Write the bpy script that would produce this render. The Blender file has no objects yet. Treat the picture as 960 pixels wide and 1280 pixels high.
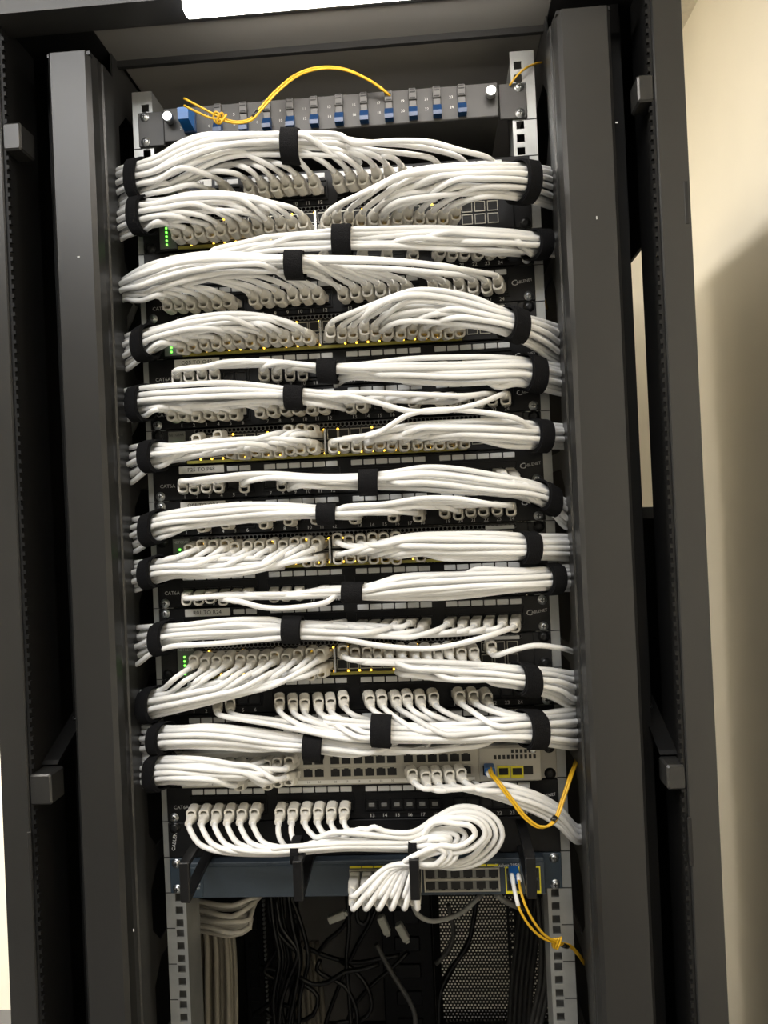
import bpy, bmesh, math, random
import numpy as np
from mathutils import Vector, Matrix
random.seed(7)
S = bpy.context.scene
COL = S.collection
U = 0.04445
def zc(i): return 1.9003 - i * U          # centre height of rack unit i (0 = fibre panel)

# ------------------------------------------------------------------ camera
CP = np.array([0.10689, -0.94303, 1.40282])
CR = np.array([[0.99690349, 0.06502391, -0.04421902],
               [0.04450897, -0.00301655, 0.99900443],
               [-0.06482578, 0.99787915, 0.00590136]])
F = 961.0
def at(u, v, Y):
    d = CR.T @ np.array([(u - 480) / F, -(v - 640) / F, 1.0])
    return CP + d * ((Y - CP[1]) / d[1])
def pix(p):
    c = CR @ (np.array(p) - CP)
    return 480 + F * c[0] / c[2], 640 - F * c[1] / c[2]
cam = bpy.data.cameras.new('camera')
cam.sensor_fit = 'VERTICAL'; cam.sensor_height = 36.0; cam.lens = F / 1280 * 36.0
cam.clip_start = 0.02; cam.clip_end = 50
co = bpy.data.objects.new('camera', cam); COL.objects.link(co)
m = Matrix.Identity(4)
for k, ax in enumerate((CR[0], CR[1], -CR[2])):
    for r in range(3): m[r][k] = ax[r]
for r in range(3): m[r][3] = CP[r]
co.matrix_world = m
S.camera = co

# ------------------------------------------------------------------ materials
def mat(name, rgb, rough=0.5, metal=0.0, var=0.06, scale=40.0, bump=0.0, bscale=300.0, spec=0.5, coat=0.0):
    M = bpy.data.materials.new(name); M.use_nodes = True
    nt = M.node_tree; b = nt.nodes['Principled BSDF']
    b.inputs['Roughness'].default_value = rough; b.inputs['Metallic'].default_value = metal
    b.inputs['Specular IOR Level'].default_value = spec
    if coat: b.inputs['Coat Weight'].default_value = coat
    tc = nt.nodes.new('ShaderNodeTexCoord')
    nz = nt.nodes.new('ShaderNodeTexNoise'); nz.inputs['Scale'].default_value = scale; nz.inputs['Detail'].default_value = 3
    nt.links.new(tc.outputs['Object'], nz.inputs['Vector'])
    rp = nt.nodes.new('ShaderNodeValToRGB')
    rp.color_ramp.elements[0].position = 0.3; rp.color_ramp.elements[1].position = 0.7
    rp.color_ramp.elements[0].color = (*[c * (1 - var) for c in rgb], 1)
    rp.color_ramp.elements[1].color = (*[min(1, c * (1 + var)) for c in rgb], 1)
    nt.links.new(nz.outputs['Fac'], rp.inputs['Fac'])
    nt.links.new(rp.outputs['Color'], b.inputs['Base Color'])
    if bump:
        n2 = nt.nodes.new('ShaderNodeTexNoise'); n2.inputs['Scale'].default_value = bscale
        nt.links.new(tc.outputs['Object'], n2.inputs['Vector'])
        bp = nt.nodes.new('ShaderNodeBump'); bp.inputs['Strength'].default_value = bump; bp.inputs['Distance'].default_value = 0.002
        nt.links.new(n2.outputs['Fac'], bp.inputs['Height']); nt.links.new(bp.outputs['Normal'], b.inputs['Normal'])
    return M
def emit(name, rgb, strength):
    M = bpy.data.materials.new(name); M.use_nodes = True
    nt = M.node_tree; b = nt.nodes['Principled BSDF']
    b.inputs['Base Color'].default_value = (*[c * .5 for c in rgb], 1)
    b.inputs['Emission Color'].default_value = (*rgb, 1); b.inputs['Emission Strength'].default_value = strength
    return M
def perforated(name, rgb, pitch, rad, hole=None):
    """staggered round holes; hole=None -> see-through, else the dark colour in the hole"""
    M = bpy.data.materials.new(name); M.use_nodes = True
    nt = M.node_tree; b = nt.nodes['Principled BSDF']; L = nt.links
    b.inputs['Base Color'].default_value = (*rgb, 1); b.inputs['Roughness'].default_value = 0.5
    tc = nt.nodes.new('ShaderNodeTexCoord'); sp = nt.nodes.new('ShaderNodeSeparateXYZ')
    L.new(tc.outputs['Object'], sp.inputs[0])
    def M2(op, a, c=None):
        n = nt.nodes.new('ShaderNodeMath'); n.operation = op
        for k, x in enumerate((a, c)):
            if x is None: continue
            if isinstance(x, (int, float)): n.inputs[k].default_value = x
            else: L.new(x, n.inputs[k])
        return n.outputs[0]
    x = M2('DIVIDE', sp.outputs['X'], pitch); z = M2('DIVIDE', sp.outputs['Z'], pitch * .866)
    def dist(ox, oz):          # lattice of period (1, 2) with offset
        a = M2('SUBTRACT', M2('FRACT', M2('ADD', x, ox)), .5)
        zz = M2('MULTIPLY', M2('SUBTRACT', M2('FRACT', M2('MULTIPLY', M2('ADD', z, oz), .5)), .5), 2 * .866)
        return M2('SQRT', M2('ADD', M2('MULTIPLY', a, a), M2('MULTIPLY', zz, zz)))
    d = M2('MINIMUM', dist(0, 0), dist(.5, 1))
    fac = M2('LESS_THAN', d, rad)
    mx = nt.nodes.new('ShaderNodeMixShader'); L.new(fac, mx.inputs[0]); L.new(b.outputs[0], mx.inputs[1])
    if hole is None:
        t = nt.nodes.new('ShaderNodeBsdfTransparent')
    else:
        t = nt.nodes.new('ShaderNodeBsdfDiffuse'); t.inputs['Color'].default_value = (*hole, 1)
    L.new(t.outputs[0], mx.inputs[2]); L.new(mx.outputs[0], nt.nodes['Material Output'].inputs['Surface'])
    return M
K = dict(
    cable=mat('white_pvc', (.80, .80, .79), .42, var=.03, scale=25),
    cable2=mat('shaded_white_pvc', (.62, .62, .612), .45, var=.03, scale=25),  # white jacket darkened, its shadow put into the colour
    plug=mat('translucent_boot', (.70, .675, .61), .38, var=.05),
    strap=mat('black_loop_fabric', (.008, .008, .009), .95, var=.3, scale=700, bump=.8, bscale=900, spec=.15),
    black=mat('black_enamel', (.007, .007, .0075), .4, var=.2, scale=90, spec=.25),
    blackp=mat('black_plastic', (.008, .008, .0085), .33, var=.2, scale=90, spec=.3),
    dark=mat('socket_dark', (.004, .004, .004), .6),
    rackg=mat('dark_grey_powder_coat', (.0200, .0200, .0196), .31, var=.05, scale=12, bump=.08, bscale=1800),
    rackb=mat('black_powder_coat', (.010, .010, .0105), .5, var=.1, scale=12, bump=.1, bscale=1800),
    rackk=mat('inner_shade_black', (.006, .006, .006), .55, var=.1, scale=12, spec=.3),  # near-black for inner parts, the shade of the gaps put into the colour
    roof=mat('roof_lit_grey', (.45, .435, .41), .55, var=.05, scale=8),  # lighter than the rack's own paint, stands in for light on the underside
    roof3=mat('beam_lit_grey', (.15, .145, .135), .45, var=.05, scale=8),  # lightened so the beam carries the lamp glow in its colour
    roof2=mat('door_grey_powder_coat', (.19, .186, .178), .6, var=.05, scale=8),
    zinc=mat('galvanised_steel', (.40, .41, .40), .42, .7, var=.12, scale=30),
    chrome=mat('zinc_screw', (.66, .68, .69), .34, 1.0, var=.1),
    bolt=mat('black_screw', (.012, .012, .012), .3, .3),
    fibre=mat('fibre_panel_grey', (.046, .045, .043), .5, var=.05),
    yellow=mat('yellow_fibre', (.62, .36, .012), .4, var=.05),
    blue=mat('blue_connector', (.006, .032, .10), .35, var=.08),
    blue2=mat('blue_connector_bright', (.010, .11, .36), .35, var=.08),
    shutter=mat('grey_shutter', (.075, .073, .07), .45),
    label=mat('label_paper', (.74, .73, .69), .6, var=.03),
    tag=mat('tag_paper', (.60, .61, .61), .5, var=.04),
    ink=mat('black_ink', (.01, .01, .01), .6),
    white=mat('white_print', (.62, .62, .60), .6),
    netg=mat('switch_charcoal', (.012, .012, .0125), .4, var=.12, spec=.3),
    netl=mat('switch_grey_plate', (.17, .17, .16), .45),
    olive=mat('olive_trim', (.30, .27, .05), .4, var=.15),
    shield=mat('port_shield', (.42, .40, .34), .35, .6),
    steel=mat('bright_steel', (.85, .85, .85), .18, 1.0),
    cisg=mat('switch_warm_grey', (.46, .44, .385), .48, var=.04),
    cisb=mat('switch_blue_grey', (.034, .047, .062), .5, var=.06),
    cisb2=mat('switch_dark_blue_grey', (.022, .036, .05), .5, var=.06),
    ylw=mat('yellow_paint', (.75, .66, .03), .45),
    greyc=mat('grey_cord', (.22, .22, .21), .5), greyd=mat('dark_grey_cord', (.06, .059, .056), .5), trunk=mat('cream_trunk', (.46, .44, .39), .5),
    beigec=mat('beige_trunk', (.20, .182, .145), .55, var=.08),
    cord=mat('black_cord', (.006, .006, .006), .35),
    plugw=mat('grey_connector', (.52, .53, .48), .5),
    wall=mat('cream_paint', (.80, .75, .635), .75, var=.03, scale=3, bump=.05, bscale=250),
    wallf=mat('grey_wall_paint', (.16, .16, .155), .8, var=.03, scale=3),
    ceil=mat('ceiling_tile', (.72, .68, .58), .85, var=.08, scale=60, bump=.6, bscale=120),
    floor=mat('floor_vinyl', (.07, .07, .07), .5, var=.15, scale=5),
    glow=emit('led_diffuser', (1.0, .93, .86), 15),
    ledg=emit('green_led', (.12, 1.0, .05), 3.0),
    leda=emit('amber_led', (1.0, .55, .04), 3.5),
    grille=perforated('vent_grille', (.10, .10, .10), .0052, .40, (.002, .002, .002)),
    mesh=perforated('rear_mesh', (.030, .029, .027), .0086, .28, None),
)

# ------------------------------------------------------------------ mesh helpers
class MB:
    def __init__(s): s.v = []; s.f = []; s.sm = []
    def add(s, vs, fs, smooth=False):
        o = len(s.v); s.v += [tuple(map(float, p)) for p in vs]
        s.f += [tuple(o + i for i in q) for q in fs]; s.sm += [smooth] * len(fs)
        return s
    def box(s, x0, x1, y0, y1, z0, z1):
        vs = [(x, y, z) for x in (x0, x1) for y in (y0, y1) for z in (z0, z1)]
        return s.add(vs, [(0, 1, 3, 2), (4, 6, 7, 5), (0, 4, 5, 1), (2, 3, 7, 6), (0, 2, 6, 4), (1, 5, 7, 3)])
    def bev(s, x0, x1, y0, y1, z0, z1, c=.001, axis='y'):
        """box whose outline across `axis` has chamfered corners and whose front edge is chamfered too"""
        def ring(a0, a1, b0, b1, c): return [(a0 + c, b0), (a1 - c, b0), (a1, b0 + c), (a1, b1 - c), (a1 - c, b1), (a0 + c, b1), (a0, b1 - c), (a0, b0 + c)]
        if axis == 'y':
            A = [(p, y1, q) for p, q in ring(x0, x1, z0, z1, c)]; B = [(p, y0 + c, q) for p, q in ring(x0, x1, z0, z1, c)]
            Cc = [(p, y0, q) for p, q in ring(x0 + c, x1 - c, z0 + c, z1 - c, c * .6)]
        else:
            A = [(p, q, z0) for p, q in ring(x0, x1, y0, y1, c)]; B = [(p, q, z1 - c) for p, q in ring(x0, x1, y0, y1, c)]
            Cc = [(p, q, z1) for p, q in ring(x0 + c, x1 - c, y0 + c, y1 - c, c * .6)]
        fs = [(i, (i + 1) % 8, 8 + (i + 1) % 8, 8 + i) for i in range(8)] + [(8 + i, 8 + (i + 1) % 8, 16 + (i + 1) % 8, 16 + i) for i in range(8)]
        fs += [tuple(range(7, -1, -1)), tuple(range(16, 24))]
        return s.add(A + B + Cc, fs)
    def prism(s, pts, z0, z1):
        n = len(pts)
        vs = [(x, y, z0) for x, y in pts] + [(x, y, z1) for x, y in pts]
        return s.add(vs, [(i, (i + 1) % n, n + (i + 1) % n, n + i) for i in range(n)] + [tuple(range(n - 1, -1, -1)), tuple(range(n, 2 * n))])
    def lathe(s, prof, c, axis=(0, -1, 0), n=14):
        """prof = (radius, distance along axis)"""
        ax = np.array(axis, float); ax /= np.linalg.norm(ax)
        t = np.array([1, 0, 0]) if abs(ax[0]) < .9 else np.array([0, 0, 1])
        e1 = np.cross(ax, t); e1 /= np.linalg.norm(e1); e2 = np.cross(ax, e1); c = np.array(c, float)
        vs = []; fs = []
        for r, h in prof:
            for k in range(n):
                a = 2 * math.pi * k / n
                vs.append(c + ax * h + (e1 * math.cos(a) + e2 * math.sin(a)) * r)
        for j in range(len(prof) - 1):
            for k in range(n):
                fs.append((j * n + k, j * n + (k + 1) % n, (j + 1) * n + (k + 1) % n, (j + 1) * n + k))
        fs.append(tuple(range(n - 1, -1, -1))); fs.append(tuple(range((len(prof) - 1) * n, len(prof) * n)))
        return s.add(vs, fs, True)
    def tube(s, pts, r, n=8, caps=True):
        P = np.array(pts, float); N = len(P)
        T = np.gradient(P, axis=0); T /= np.maximum(np.linalg.norm(T, axis=1, keepdims=True), 1e-9)
        up = np.array([0, 0, 1.]) if abs(T[0][2]) < .9 else np.array([1., 0, 0])
        e = np.cross(T[0], up); e /= np.linalg.norm(e)
        R = np.full(N, r) if np.isscalar(r) else np.array(r)
        vs = []
        for i in range(N):
            e = e - T[i] * np.dot(e, T[i]); e /= max(np.linalg.norm(e), 1e-9); g = np.cross(T[i], e)
            for k in range(n):
                a = 2 * math.pi * k / n
                vs.append(P[i] + (e * math.cos(a) + g * math.sin(a)) * R[i])
        fs = [(i * n + k, i * n + (k + 1) % n, (i + 1) * n + (k + 1) % n, (i + 1) * n + k) for i in range(N - 1) for k in range(n)]
        if caps: fs += [tuple(range(n - 1, -1, -1)), tuple(range((N - 1) * n, N * n))]
        return s.add(vs, fs, True)
    def mesh(s, name, m):
        me = bpy.data.meshes.new(name); me.from_pydata(s.v, [], s.f)
        me.polygons.foreach_set('use_smooth', s.sm)
        bm = bmesh.new(); bm.from_mesh(me); bmesh.ops.recalc_face_normals(bm, faces=bm.faces); bm.to_mesh(me); bm.free()
        if any(s.sm):
            for p in me.polygons:
                if len(p.vertices) > 4: p.use_smooth = False
        me.materials.append(m); me.update()
        return me
    def build(s, name, m, parent=None, loc=(0, 0, 0)): return put(name, s.mesh(name, m), parent, loc)
def put(name, me, parent=None, loc=(0, 0, 0)):
    o = bpy.data.objects.new(name, me); COL.objects.link(o); o.location = loc
    if parent is not None: o.parent = parent
    return o
def empty(name, loc=(0, 0, 0)):
    o = bpy.data.objects.new(name, None); COL.objects.link(o); o.location = loc; o.empty_display_size = .05
    return o
def tag(o, label=None, cat=None, group=None, kind=None):
    if label: o['label'] = label
    if cat: o['category'] = cat
    if group: o['group'] = group
    if kind: o['kind'] = kind
    return o
def spline(pts, step=.006):
    """centripetal Catmull-Rom resampled to about `step`"""
    P = [np.array(p, float) for p in pts]
    Q = [P[0]]
    for p in P[1:]:
        if np.linalg.norm(p - Q[-1]) > 1e-5: Q.append(p)
    P = [2 * Q[0] - Q[1]] + Q + [2 * Q[-1] - Q[-2]]
    out = []
    for i in range(1, len(P) - 2):
        p0, p1, p2, p3 = P[i - 1:i + 3]
        t0 = 0; t1 = t0 + np.linalg.norm(p1 - p0) ** .5; t2 = t1 + np.linalg.norm(p2 - p1) ** .5; t3 = t2 + np.linalg.norm(p3 - p2) ** .5
        n = max(2, int(np.linalg.norm(p2 - p1) / step))
        for t in np.linspace(t1, t2, n, endpoint=False):
            a1 = (t1 - t) / (t1 - t0) * p0 + (t - t0) / (t1 - t0) * p1
            a2 = (t2 - t) / (t2 - t1) * p1 + (t - t1) / (t2 - t1) * p2
            a3 = (t3 - t) / (t3 - t2) * p2 + (t - t2) / (t3 - t2) * p3
            b1 = (t2 - t) / (t2 - t0) * a1 + (t - t0) / (t2 - t0) * a2
            b2 = (t3 - t) / (t3 - t1) * a2 + (t - t1) / (t3 - t1) * a3
            out.append((t2 - t) / (t2 - t1) * b1 + (t - t1) / (t2 - t1) * b2)
    out.append(P[-2])
    return np.array(out)
GL = {}
def glyphs(txt):
    if txt not in GL:
        cu = bpy.data.curves.new('t', 'FONT'); cu.body = txt; cu.align_x = 'CENTER'; cu.align_y = 'CENTER'; cu.resolution_u = 2
        ob = bpy.data.objects.new('t', cu); COL.objects.link(ob)
        dg = bpy.context.evaluated_depsgraph_get(); dg.update()
        me = bpy.data.meshes.new_from_object(ob.evaluated_get(dg))
        GL[txt] = ([v.co[:] for v in me.vertices], [tuple(p.vertices) for p in me.polygons])
        bpy.data.objects.remove(ob); bpy.data.curves.remove(cu); bpy.data.meshes.remove(me)
    return GL[txt]
def text(mb, txt, x, y, z, size, rot=0.0, sx=1.0):
    vs, fs = glyphs(txt); c, s_ = math.cos(rot), math.sin(rot)
    mb.add([(x + (a * sx * c - b * s_) * size, y, z + (a * sx * s_ + b * c) * size) for a, b, _ in vs], fs)

# ------------------------------------------------------------------ the room
def struct(name, mb, m): o = mb.build(name, m); o['kind'] = 'structure'; return o
WX = 0.80; CZ = 2.62
struct('floor', MB().box(-2.6, WX + .1, -3.2, 2.0, -.1, 0), K['floor'])
struct('ceiling', MB().box(-2.6, WX + .1, -3.2, 2.0, CZ, CZ + .1), K['ceil'])
struct('wall_right', MB().box(WX, WX + .1, -3.2, 1.35, 0, CZ), K['wall'])
struct('wall_back', MB().box(-2.6, WX, 1.25, 1.35, 0, CZ), K['wall'])
struct('wall_left', MB().box(-2.6, -2.5, -3.2, 1.25, 0, CZ), K['wall'])
struct('wall_front', MB().box(-2.5, WX, -3.2, -3.1, 0, CZ), K['wallf'])

# ------------------------------------------------------------------ the rack
rack = empty('server_rack', (0, .45, 0))
tag(rack, 'tall dark grey open-fronted server rack holding all the network equipment', 'rack')
def rp(name, mb, m, parent=None):
    if parent is None:
        return mb.build(name, m, rack, (0, -.45, 0))
    return mb.build(name, m, parent, (0, 0, 0))
# wide cover strips in front of the rails
for s in (-1, 1):
    w = .318 if s < 0 else .326
    prof = [(.2635, -.022), (.2635, -.050), (.2655, -.052), (.2655, -.062), (.268, -.074), (.2725, -.080), (w - .004, -.080), (w, -.076), (w, -.022), (w - .004, -.022), (w - .004, -.072), (.2735, -.0755), (.2675, -.058), (.2675, -.022)]
    mb = MB().prism([(s * x, y) for x, y in prof], .06, 1.957)
    mb.box(min(s * .267, s * w), max(s * .267, s * w), -.078, -.022, 1.953, 1.957)
    cov = rp('column_cover', mb, K['rackg'])
    sc = MB()
    marks = [(98, 321, -.0803, 3), (167, 1163, -.0803, 1.4)] if s < 0 else [(746, 272, -.0803, 1.2), (771, 153, -.0803, 2.5)]
    for u, v, y, a in marks:
        p = at(u, v, y); sc.bev(p[0] - .0005 * a, p[0] + .0005 * a, y, y + .0004, p[2] - .0022 / a, p[2] + .0022 / a, .0002)
    rp('paint_chip', sc, K['tag'], cov)
    # slim black return behind the cover
    rp('cover_return', MB().box(min(s * (w + .0), s * (w + .022)), max(s * w, s * (w + .022)), -.03, -.02, .06, 1.99), K['rackk'])
    # slotted side plate between cover and rail
    sp = MB(); x0, x1 = (s * .2655, s * .2675); x0, x1 = min(x0, x1), max(x0, x1)
    y0, y1 = -.018, .135; oy0, oy1 = -.004, .118; c = .024
    zz = 1.99; pitch = .1195; hole = .098
    top = 1.93
    sp.box(x0, x1, y0, oy0, .06, zz); sp.box(x0, x1, oy1, y1, .06, zz)
    sp.box(x0, x1, oy0, oy1, top, zz)
    z = top
    while z > .2:
        zb = z - hole
        for ya, yb in ((oy0, oy0 + c), (oy1, oy1 - c)):
            for za, zb2 in ((z, z - c), (zb, zb + c)):
                sp.add([(x, y, q) for x in (x0, x1) for y, q in ((ya, za), (yb, za), (ya, zb2))], [(0, 1, 2), (3, 5, 4), (1, 4, 5, 2)])
        sp.box(x0, x1, oy0, oy1, zb - (pitch - hole), zb)
        z = zb - (pitch - hole)
    rp('slotted_side_plate', sp, K['rackg'])
    # outer corner post with inner face and perforated lips
    xi, xo = .364, .396
    mb = MB().prism([(s * x, y) for x, y in ((xi, -.0985), (xi, -.10), (xi + .001, -.102), (xo - .001, -.102), (xo, -.10), (xo, -.0985))], .02, 2.06)
    post = rp('corner_post', mb, K['rackg'])
    rp('post_inner_box', MB().box(min(s * xi, s * xo), max(s * xi, s * xo), -.0985, -.02, .02, 2.06), K['rackk'], post)  # inner face coloured near-black in place of its shade
    lip = MB().box(min(s * (xi - .003), s * xi), max(s * (xi - .003), s * xi), -.098, -.090, .02, 2.06)
    for k in range(150):
        z = .4 + k * .0105
        lip.box(min(s * (xi - .0055), s * (xi - .003)), max(s * (xi - .0055), s * (xi - .003)), -.098, -.093, z, z + .0045)
    rp('perforated_lip', lip, K['rackk'], post)
    mb = MB().box(min(s * .340, s * .356), max(s * .340, s * .356), -.004, .07, .02, 2.0)
    for k in range(110):
        z = .4 + k * .0142
        mb.box(min(s * .3385, s * .3415), max(s * .3385, s * .3415), -.006, -.001, z, z + .009)
    if s > 0: rp('inner_upright', mb, K['rackk'])
    else: rp('inner_upright', MB().box(-.356, -.348, -.004, .07, .02, 2.0), K['rackk'])
    # slots cut in the post's front
    for u, v0, v1 in (((857, 226, 280), (862, 1022, 1083)) if s > 0 else ((36, 1040, 1100),)):
        a = at(u, v0, -.1025); b = at(u, v1, -.1025)
        rp('post_slot', MB().bev(a[0] - .0022, a[0] + .0022, -.1027, -.101, b[2], a[2], .0006), K['dark'], post)
    # side panels
    if s > 0:
        rp('side_panel', MB().box(.392, .396, -.02, 1.0, .05, 1.385), K['rackk'])
        rp('side_panel', MB().box(.392, .396, -.02, 1.0, 1.74, 2.05), K['rackk'])
        rp('side_rail', MB().box(.385, .392, .05, 1.0, 1.385, 1.40), K['zinc'])
    else:
        rp('side_panel', MB().box(-.396, -.392, -.02, 1.0, .05, 2.05), K['rackk'])
    # folded joining brackets between post and frame
    for (u0, v0, u1, v1, low) in (((798, 91, 824, 127, 0), (835, 956, 858, 988, 1)) if s > 0 else ((1, 152, 25, 188, 0), (44, 968, 63, 1007, 1))):
        yb = -.0995
        a = at(u0, v1, yb); b = at(u1, v0, yb)
        x0, x1 = sorted((a[0], b[0]))
        if s > 0: x1 = xi
        else: x0 = -xi
        mb = MB().bev(x0, x1, yb, yb + .03, a[2], b[2], .002)
        br = rp('joining_bracket', mb, K['rackg'])
        if not low: continue
        mb = MB()
        zt = b[2] + .002
        xs0, xs1 = (.345, .364) if s > 0 else (-.364, -.345)
        mb.add([(x, y, z) for x in (xs0, xs1) for y, z in ((-.07, zt), (-.066, zt + .004), (.02, zt + .045), (.02, zt + .037))],
               [(0, 1, 2, 3), (4, 7, 6, 5), (0, 4, 5, 1), (1, 5, 6, 2), (2, 6, 7, 3), (3, 7, 4, 0)])
        rp('gusset', mb, K['rackk'], br)
        bm_ = MB()
        bm_.lathe([(.004, 0), (.004, .002), (.002, .0035)], ((xs0 + xs1) / 2, .0, zt + .036), (0, -.5, 1))
        rp('bolt', bm_, K['chrome'], br)
# mounting rails (front, galvanised) with square holes
OFF = (-.015875, 0, .015875)
def rail_mb(x0, x1, hx, zlo, zhi, y0, y1, hole=.0095):
    mb = MB(); hs = []
    i = 0
    zs = sorted(zc(i) + o for i in range(-4, 45) for o in OFF)
    zs = [z for z in zs if zlo + .006 < z < zhi - .006]
    h = hole / 2
    mb.box(x0, hx - h, y0, y1, zlo, zhi); mb.box(hx + h, x1, y0, y1, zlo, zhi)
    prev = zlo
    for z in zs:
        mb.box(hx - h, hx + h, y0, y1, prev, z - h); prev = z + h
    mb.box(hx - h, hx + h, y0, y1, prev, zhi)
    return mb
ZT = 1.950
for s in (-1, 1):
    x0, x1 = (-.2490, -.2235) if s < 0 else (.2235, .2525)
    mb = rail_mb(x0, x1, s * .2325, .1, ZT if s < 0 else ZT + .012, .0005, .0025)
    xi = -.2235 if s < 0 else .2235
    mb.box(min(xi, xi + s * .002), max(xi, xi + s * .002), .0025, .05, .1, ZT)       # inner return
    xo = -.249 if s < 0 else .2525
    mb.box(min(xo, xo - s * .002), max(xo, xo - s * .002), .0025, .03, .1, ZT)
    r = rp('mounting_rail', mb, K['zinc'])
    rp('rail_backing', MB().box(min(s * .226, s * .247), max(s * .226, s * .247), .014, .016, .1, 1.2), K['netl'], r)
    tk = MB()
    for i in range(0, 42):
        z = zc(i) - U / 2
        if s < 0: tk.box(-.2490, -.2385, .0001, .0006, z - .0005, z + .0005)
        else: tk.box(.2385, .2525, .0001, .0006, z - .0005, z + .0005)
    rp('unit_mark', tk, K['ink'], r)
    xr = .235
    rp('rear_rail', rail_mb(min(s * .222, s * .25), max(s * .222, s * .25), s * .2325, .1, 1.95, .70, .703), K['rackb'])
# top: front beam, roof
rp('top_beam', MB().prism([(-.42, .0)], 0, 0) if False else
   MB().box(-.268, .268, -.075, -.002, 1.990, 2.06), K['roof3'])
for s in (-1, 1): rp('top_beam_end', MB().box(min(s * .269, s * .396), max(s * .269, s * .396), -.075, -.002, 1.990, 2.06), K['rackk'])  # beam ends near-black to look shaded beside the lightened middle
rp('roof_front_edge', MB().box(-.42, .42, -.118, -.078, 1.981, 2.06).box(-.42, .42, -.075, -.071, 1.984, 1.992), K['rackg'])
rp('roof_lip', MB().box(-.27, .27, -.002, .004, 1.982, 2.0), K['rackg'])
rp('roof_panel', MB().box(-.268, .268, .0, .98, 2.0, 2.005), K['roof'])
rp('roof_cover', MB().box(-.42, .42, -.118, 1.0, 2.055, 2.06), K['rackk'])
for s in (-1, 1): rp('roof_side_shaded', MB().box(min(s * .27, s * .392), max(s * .27, s * .392), .0, .98, 2.0, 2.005), K['rackk'])  # roof over the side gaps, darkened in colour as shade
rp('slot_dark_liner', MB().box(.330, .333, -.012, .95, .1, 1.985), K['rackk'])  # added liner, hides the lit wall behind the slots so they look dark
rp('plinth', MB().box(-.396, .396, -.08, .98, .0, .06), K['rackb'])
rd = rp('rear_door', MB().box(-.392, -.34, .975, .995, .06, 2.0).box(.34, .392, .975, .995, .06, 2.0).box(-.34, .34, .975, .995, 1.93, 2.0).box(-.34, .34, .975, .995, .06, .14).box(.03, .075, .97, .995, .14, 1.93), K['rackb'])
rp('door_sheet', MB().box(-.34, .06, .984, .986, .14, 1.93), K['roof2'], rd)
rp('mesh_panel', MB().box(.06, .34, .984, .985, .14, 1.93), K['mesh'], rd)
# LED lamp under the top edge
lamp = empty('led_light_bar', (0.02, -.13, 1.955))
tag(lamp, 'lit white LED light bar under the top edge of the rack', 'lamp')
a = at(228, 18, -.135)
xl = a[0]; xr = .24; lz = 1.9585
MB().bev(xl - .002, xr + .002, -.136, -.121, lz + .010, lz + .027, .002).build('lamp_housing', K['rackg'], lamp, (-.02, .13, -1.955))
MB().bev(xl, xr, -.137, -.120, lz - .003, lz + .012, .003, 'y').build('lamp_diffuser', K['glow'], lamp, (-.02, .13, -1.955))
MB().box(xl + .02, xl + .04, -.12, -.1, lz + .02, 1.9825).box(xr - .04, xr - .02, -.12, -.1, lz + .02, 1.982).build('lamp_clip', K['zinc'], lamp, (-.02, .13, -1.955))

# ------------------------------------------------------------------ shared part meshes
def screw_mesh(name, m, r=.0046):
    mb = MB().lathe([(r * 1.25, 0), (r * 1.25, .0008), (r, .0009), (r * .95, .0020), (r * .7, .0031), (r * .3, .0036)], (0, 0, 0), n=16)
    return mb.mesh(name, m)
SC_Z = screw_mesh('screw', K['chrome']); SC_B = screw_mesh('screw_dark', K['bolt'], .0056)
CROSS = MB().box(-.0026, .0026, -.0039, -.003, -.0006, .0006).box(-.0006, .0006, -.0039, -.003, -.0026, .0026).mesh('screw_slot', K['dark'])
def screw(parent, x, z, y, me, off):
    o = put('screw', me, parent, (x - off[0], y - off[1], z - off[2]))
    put('screw_recess', CROSS, o, (0, 0, 0))
    return o
JK = MB()
JK.box(-.0070, -.0058, -.0015, .002, -.0062, .0062).box(.0058, .0070, -.0015, .002, -.0062, .0062).box(-.0058, .0058, -.0015, .002, .0046, .0062).box(-.0058, .0058, -.0015, .002, -.0062, -.0046)
JACK = JK.mesh('jack', K['blackp'])
CAV = MB().box(-.0058, .0058, .0, .001, -.0046, .0046).mesh('jack_opening', K['dark'])
CONT = MB().bev(-.0036, .0036, -.0012, 0, -.0022, .0022, .0005).mesh('jack_contact', K['netl'])
TAGM = MB().bev(-.0070, .0070, -.0010, .0, -.0033, .0033, .0006).mesh('label_tag', K['tag'])
def slot_x(n):                        # patch panel port n = 1..24
    k = n - 1 + (n - 1) // 6
    return (k - 13) * .01547 - .0005
PD = -.0045
NUM = MB()
for n in range(1, 25): text(NUM, str(n), slot_x(n), -.0036, -.0180, .0062)
NUMM = NUM.mesh('port_numbers', K['white'])
LOG = MB(); text(LOG, 'C', .2165, -.0036, .0005, .0095, .15, 1.2); text(LOG, 'ABLENET', .2285, -.0036, .0022, .0050, .15, .95)
LOGM = LOG.mesh('maker_logo', K['white'])
CT = MB(); text(CT, 'CAT6A', -.2230, -.0036, -.0035, .0062); CTM = CT.mesh('cat_mark', K['white'])
FACE = MB().bev(-.2413, .2413, -.0032, .0003, -.0216, .0216, .0008)
for g in range(4):
    xa, xb = slot_x(g * 6 + 1) - .0100, slot_x(g * 6 + 6) + .0100
    FACE.box(xa, xb, -.0050, -.0030, .0080, .0102).box(xa, xb, -.0050, -.0030, -.0150, -.0128)
    FACE.box(xa, xa + .0015, -.0050, -.0030, -.0128, .0080).box(xb - .0015, xb, -.0050, -.0030, -.0128, .0080)
FACEM = FACE.mesh('face_plate', K['black'])
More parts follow.
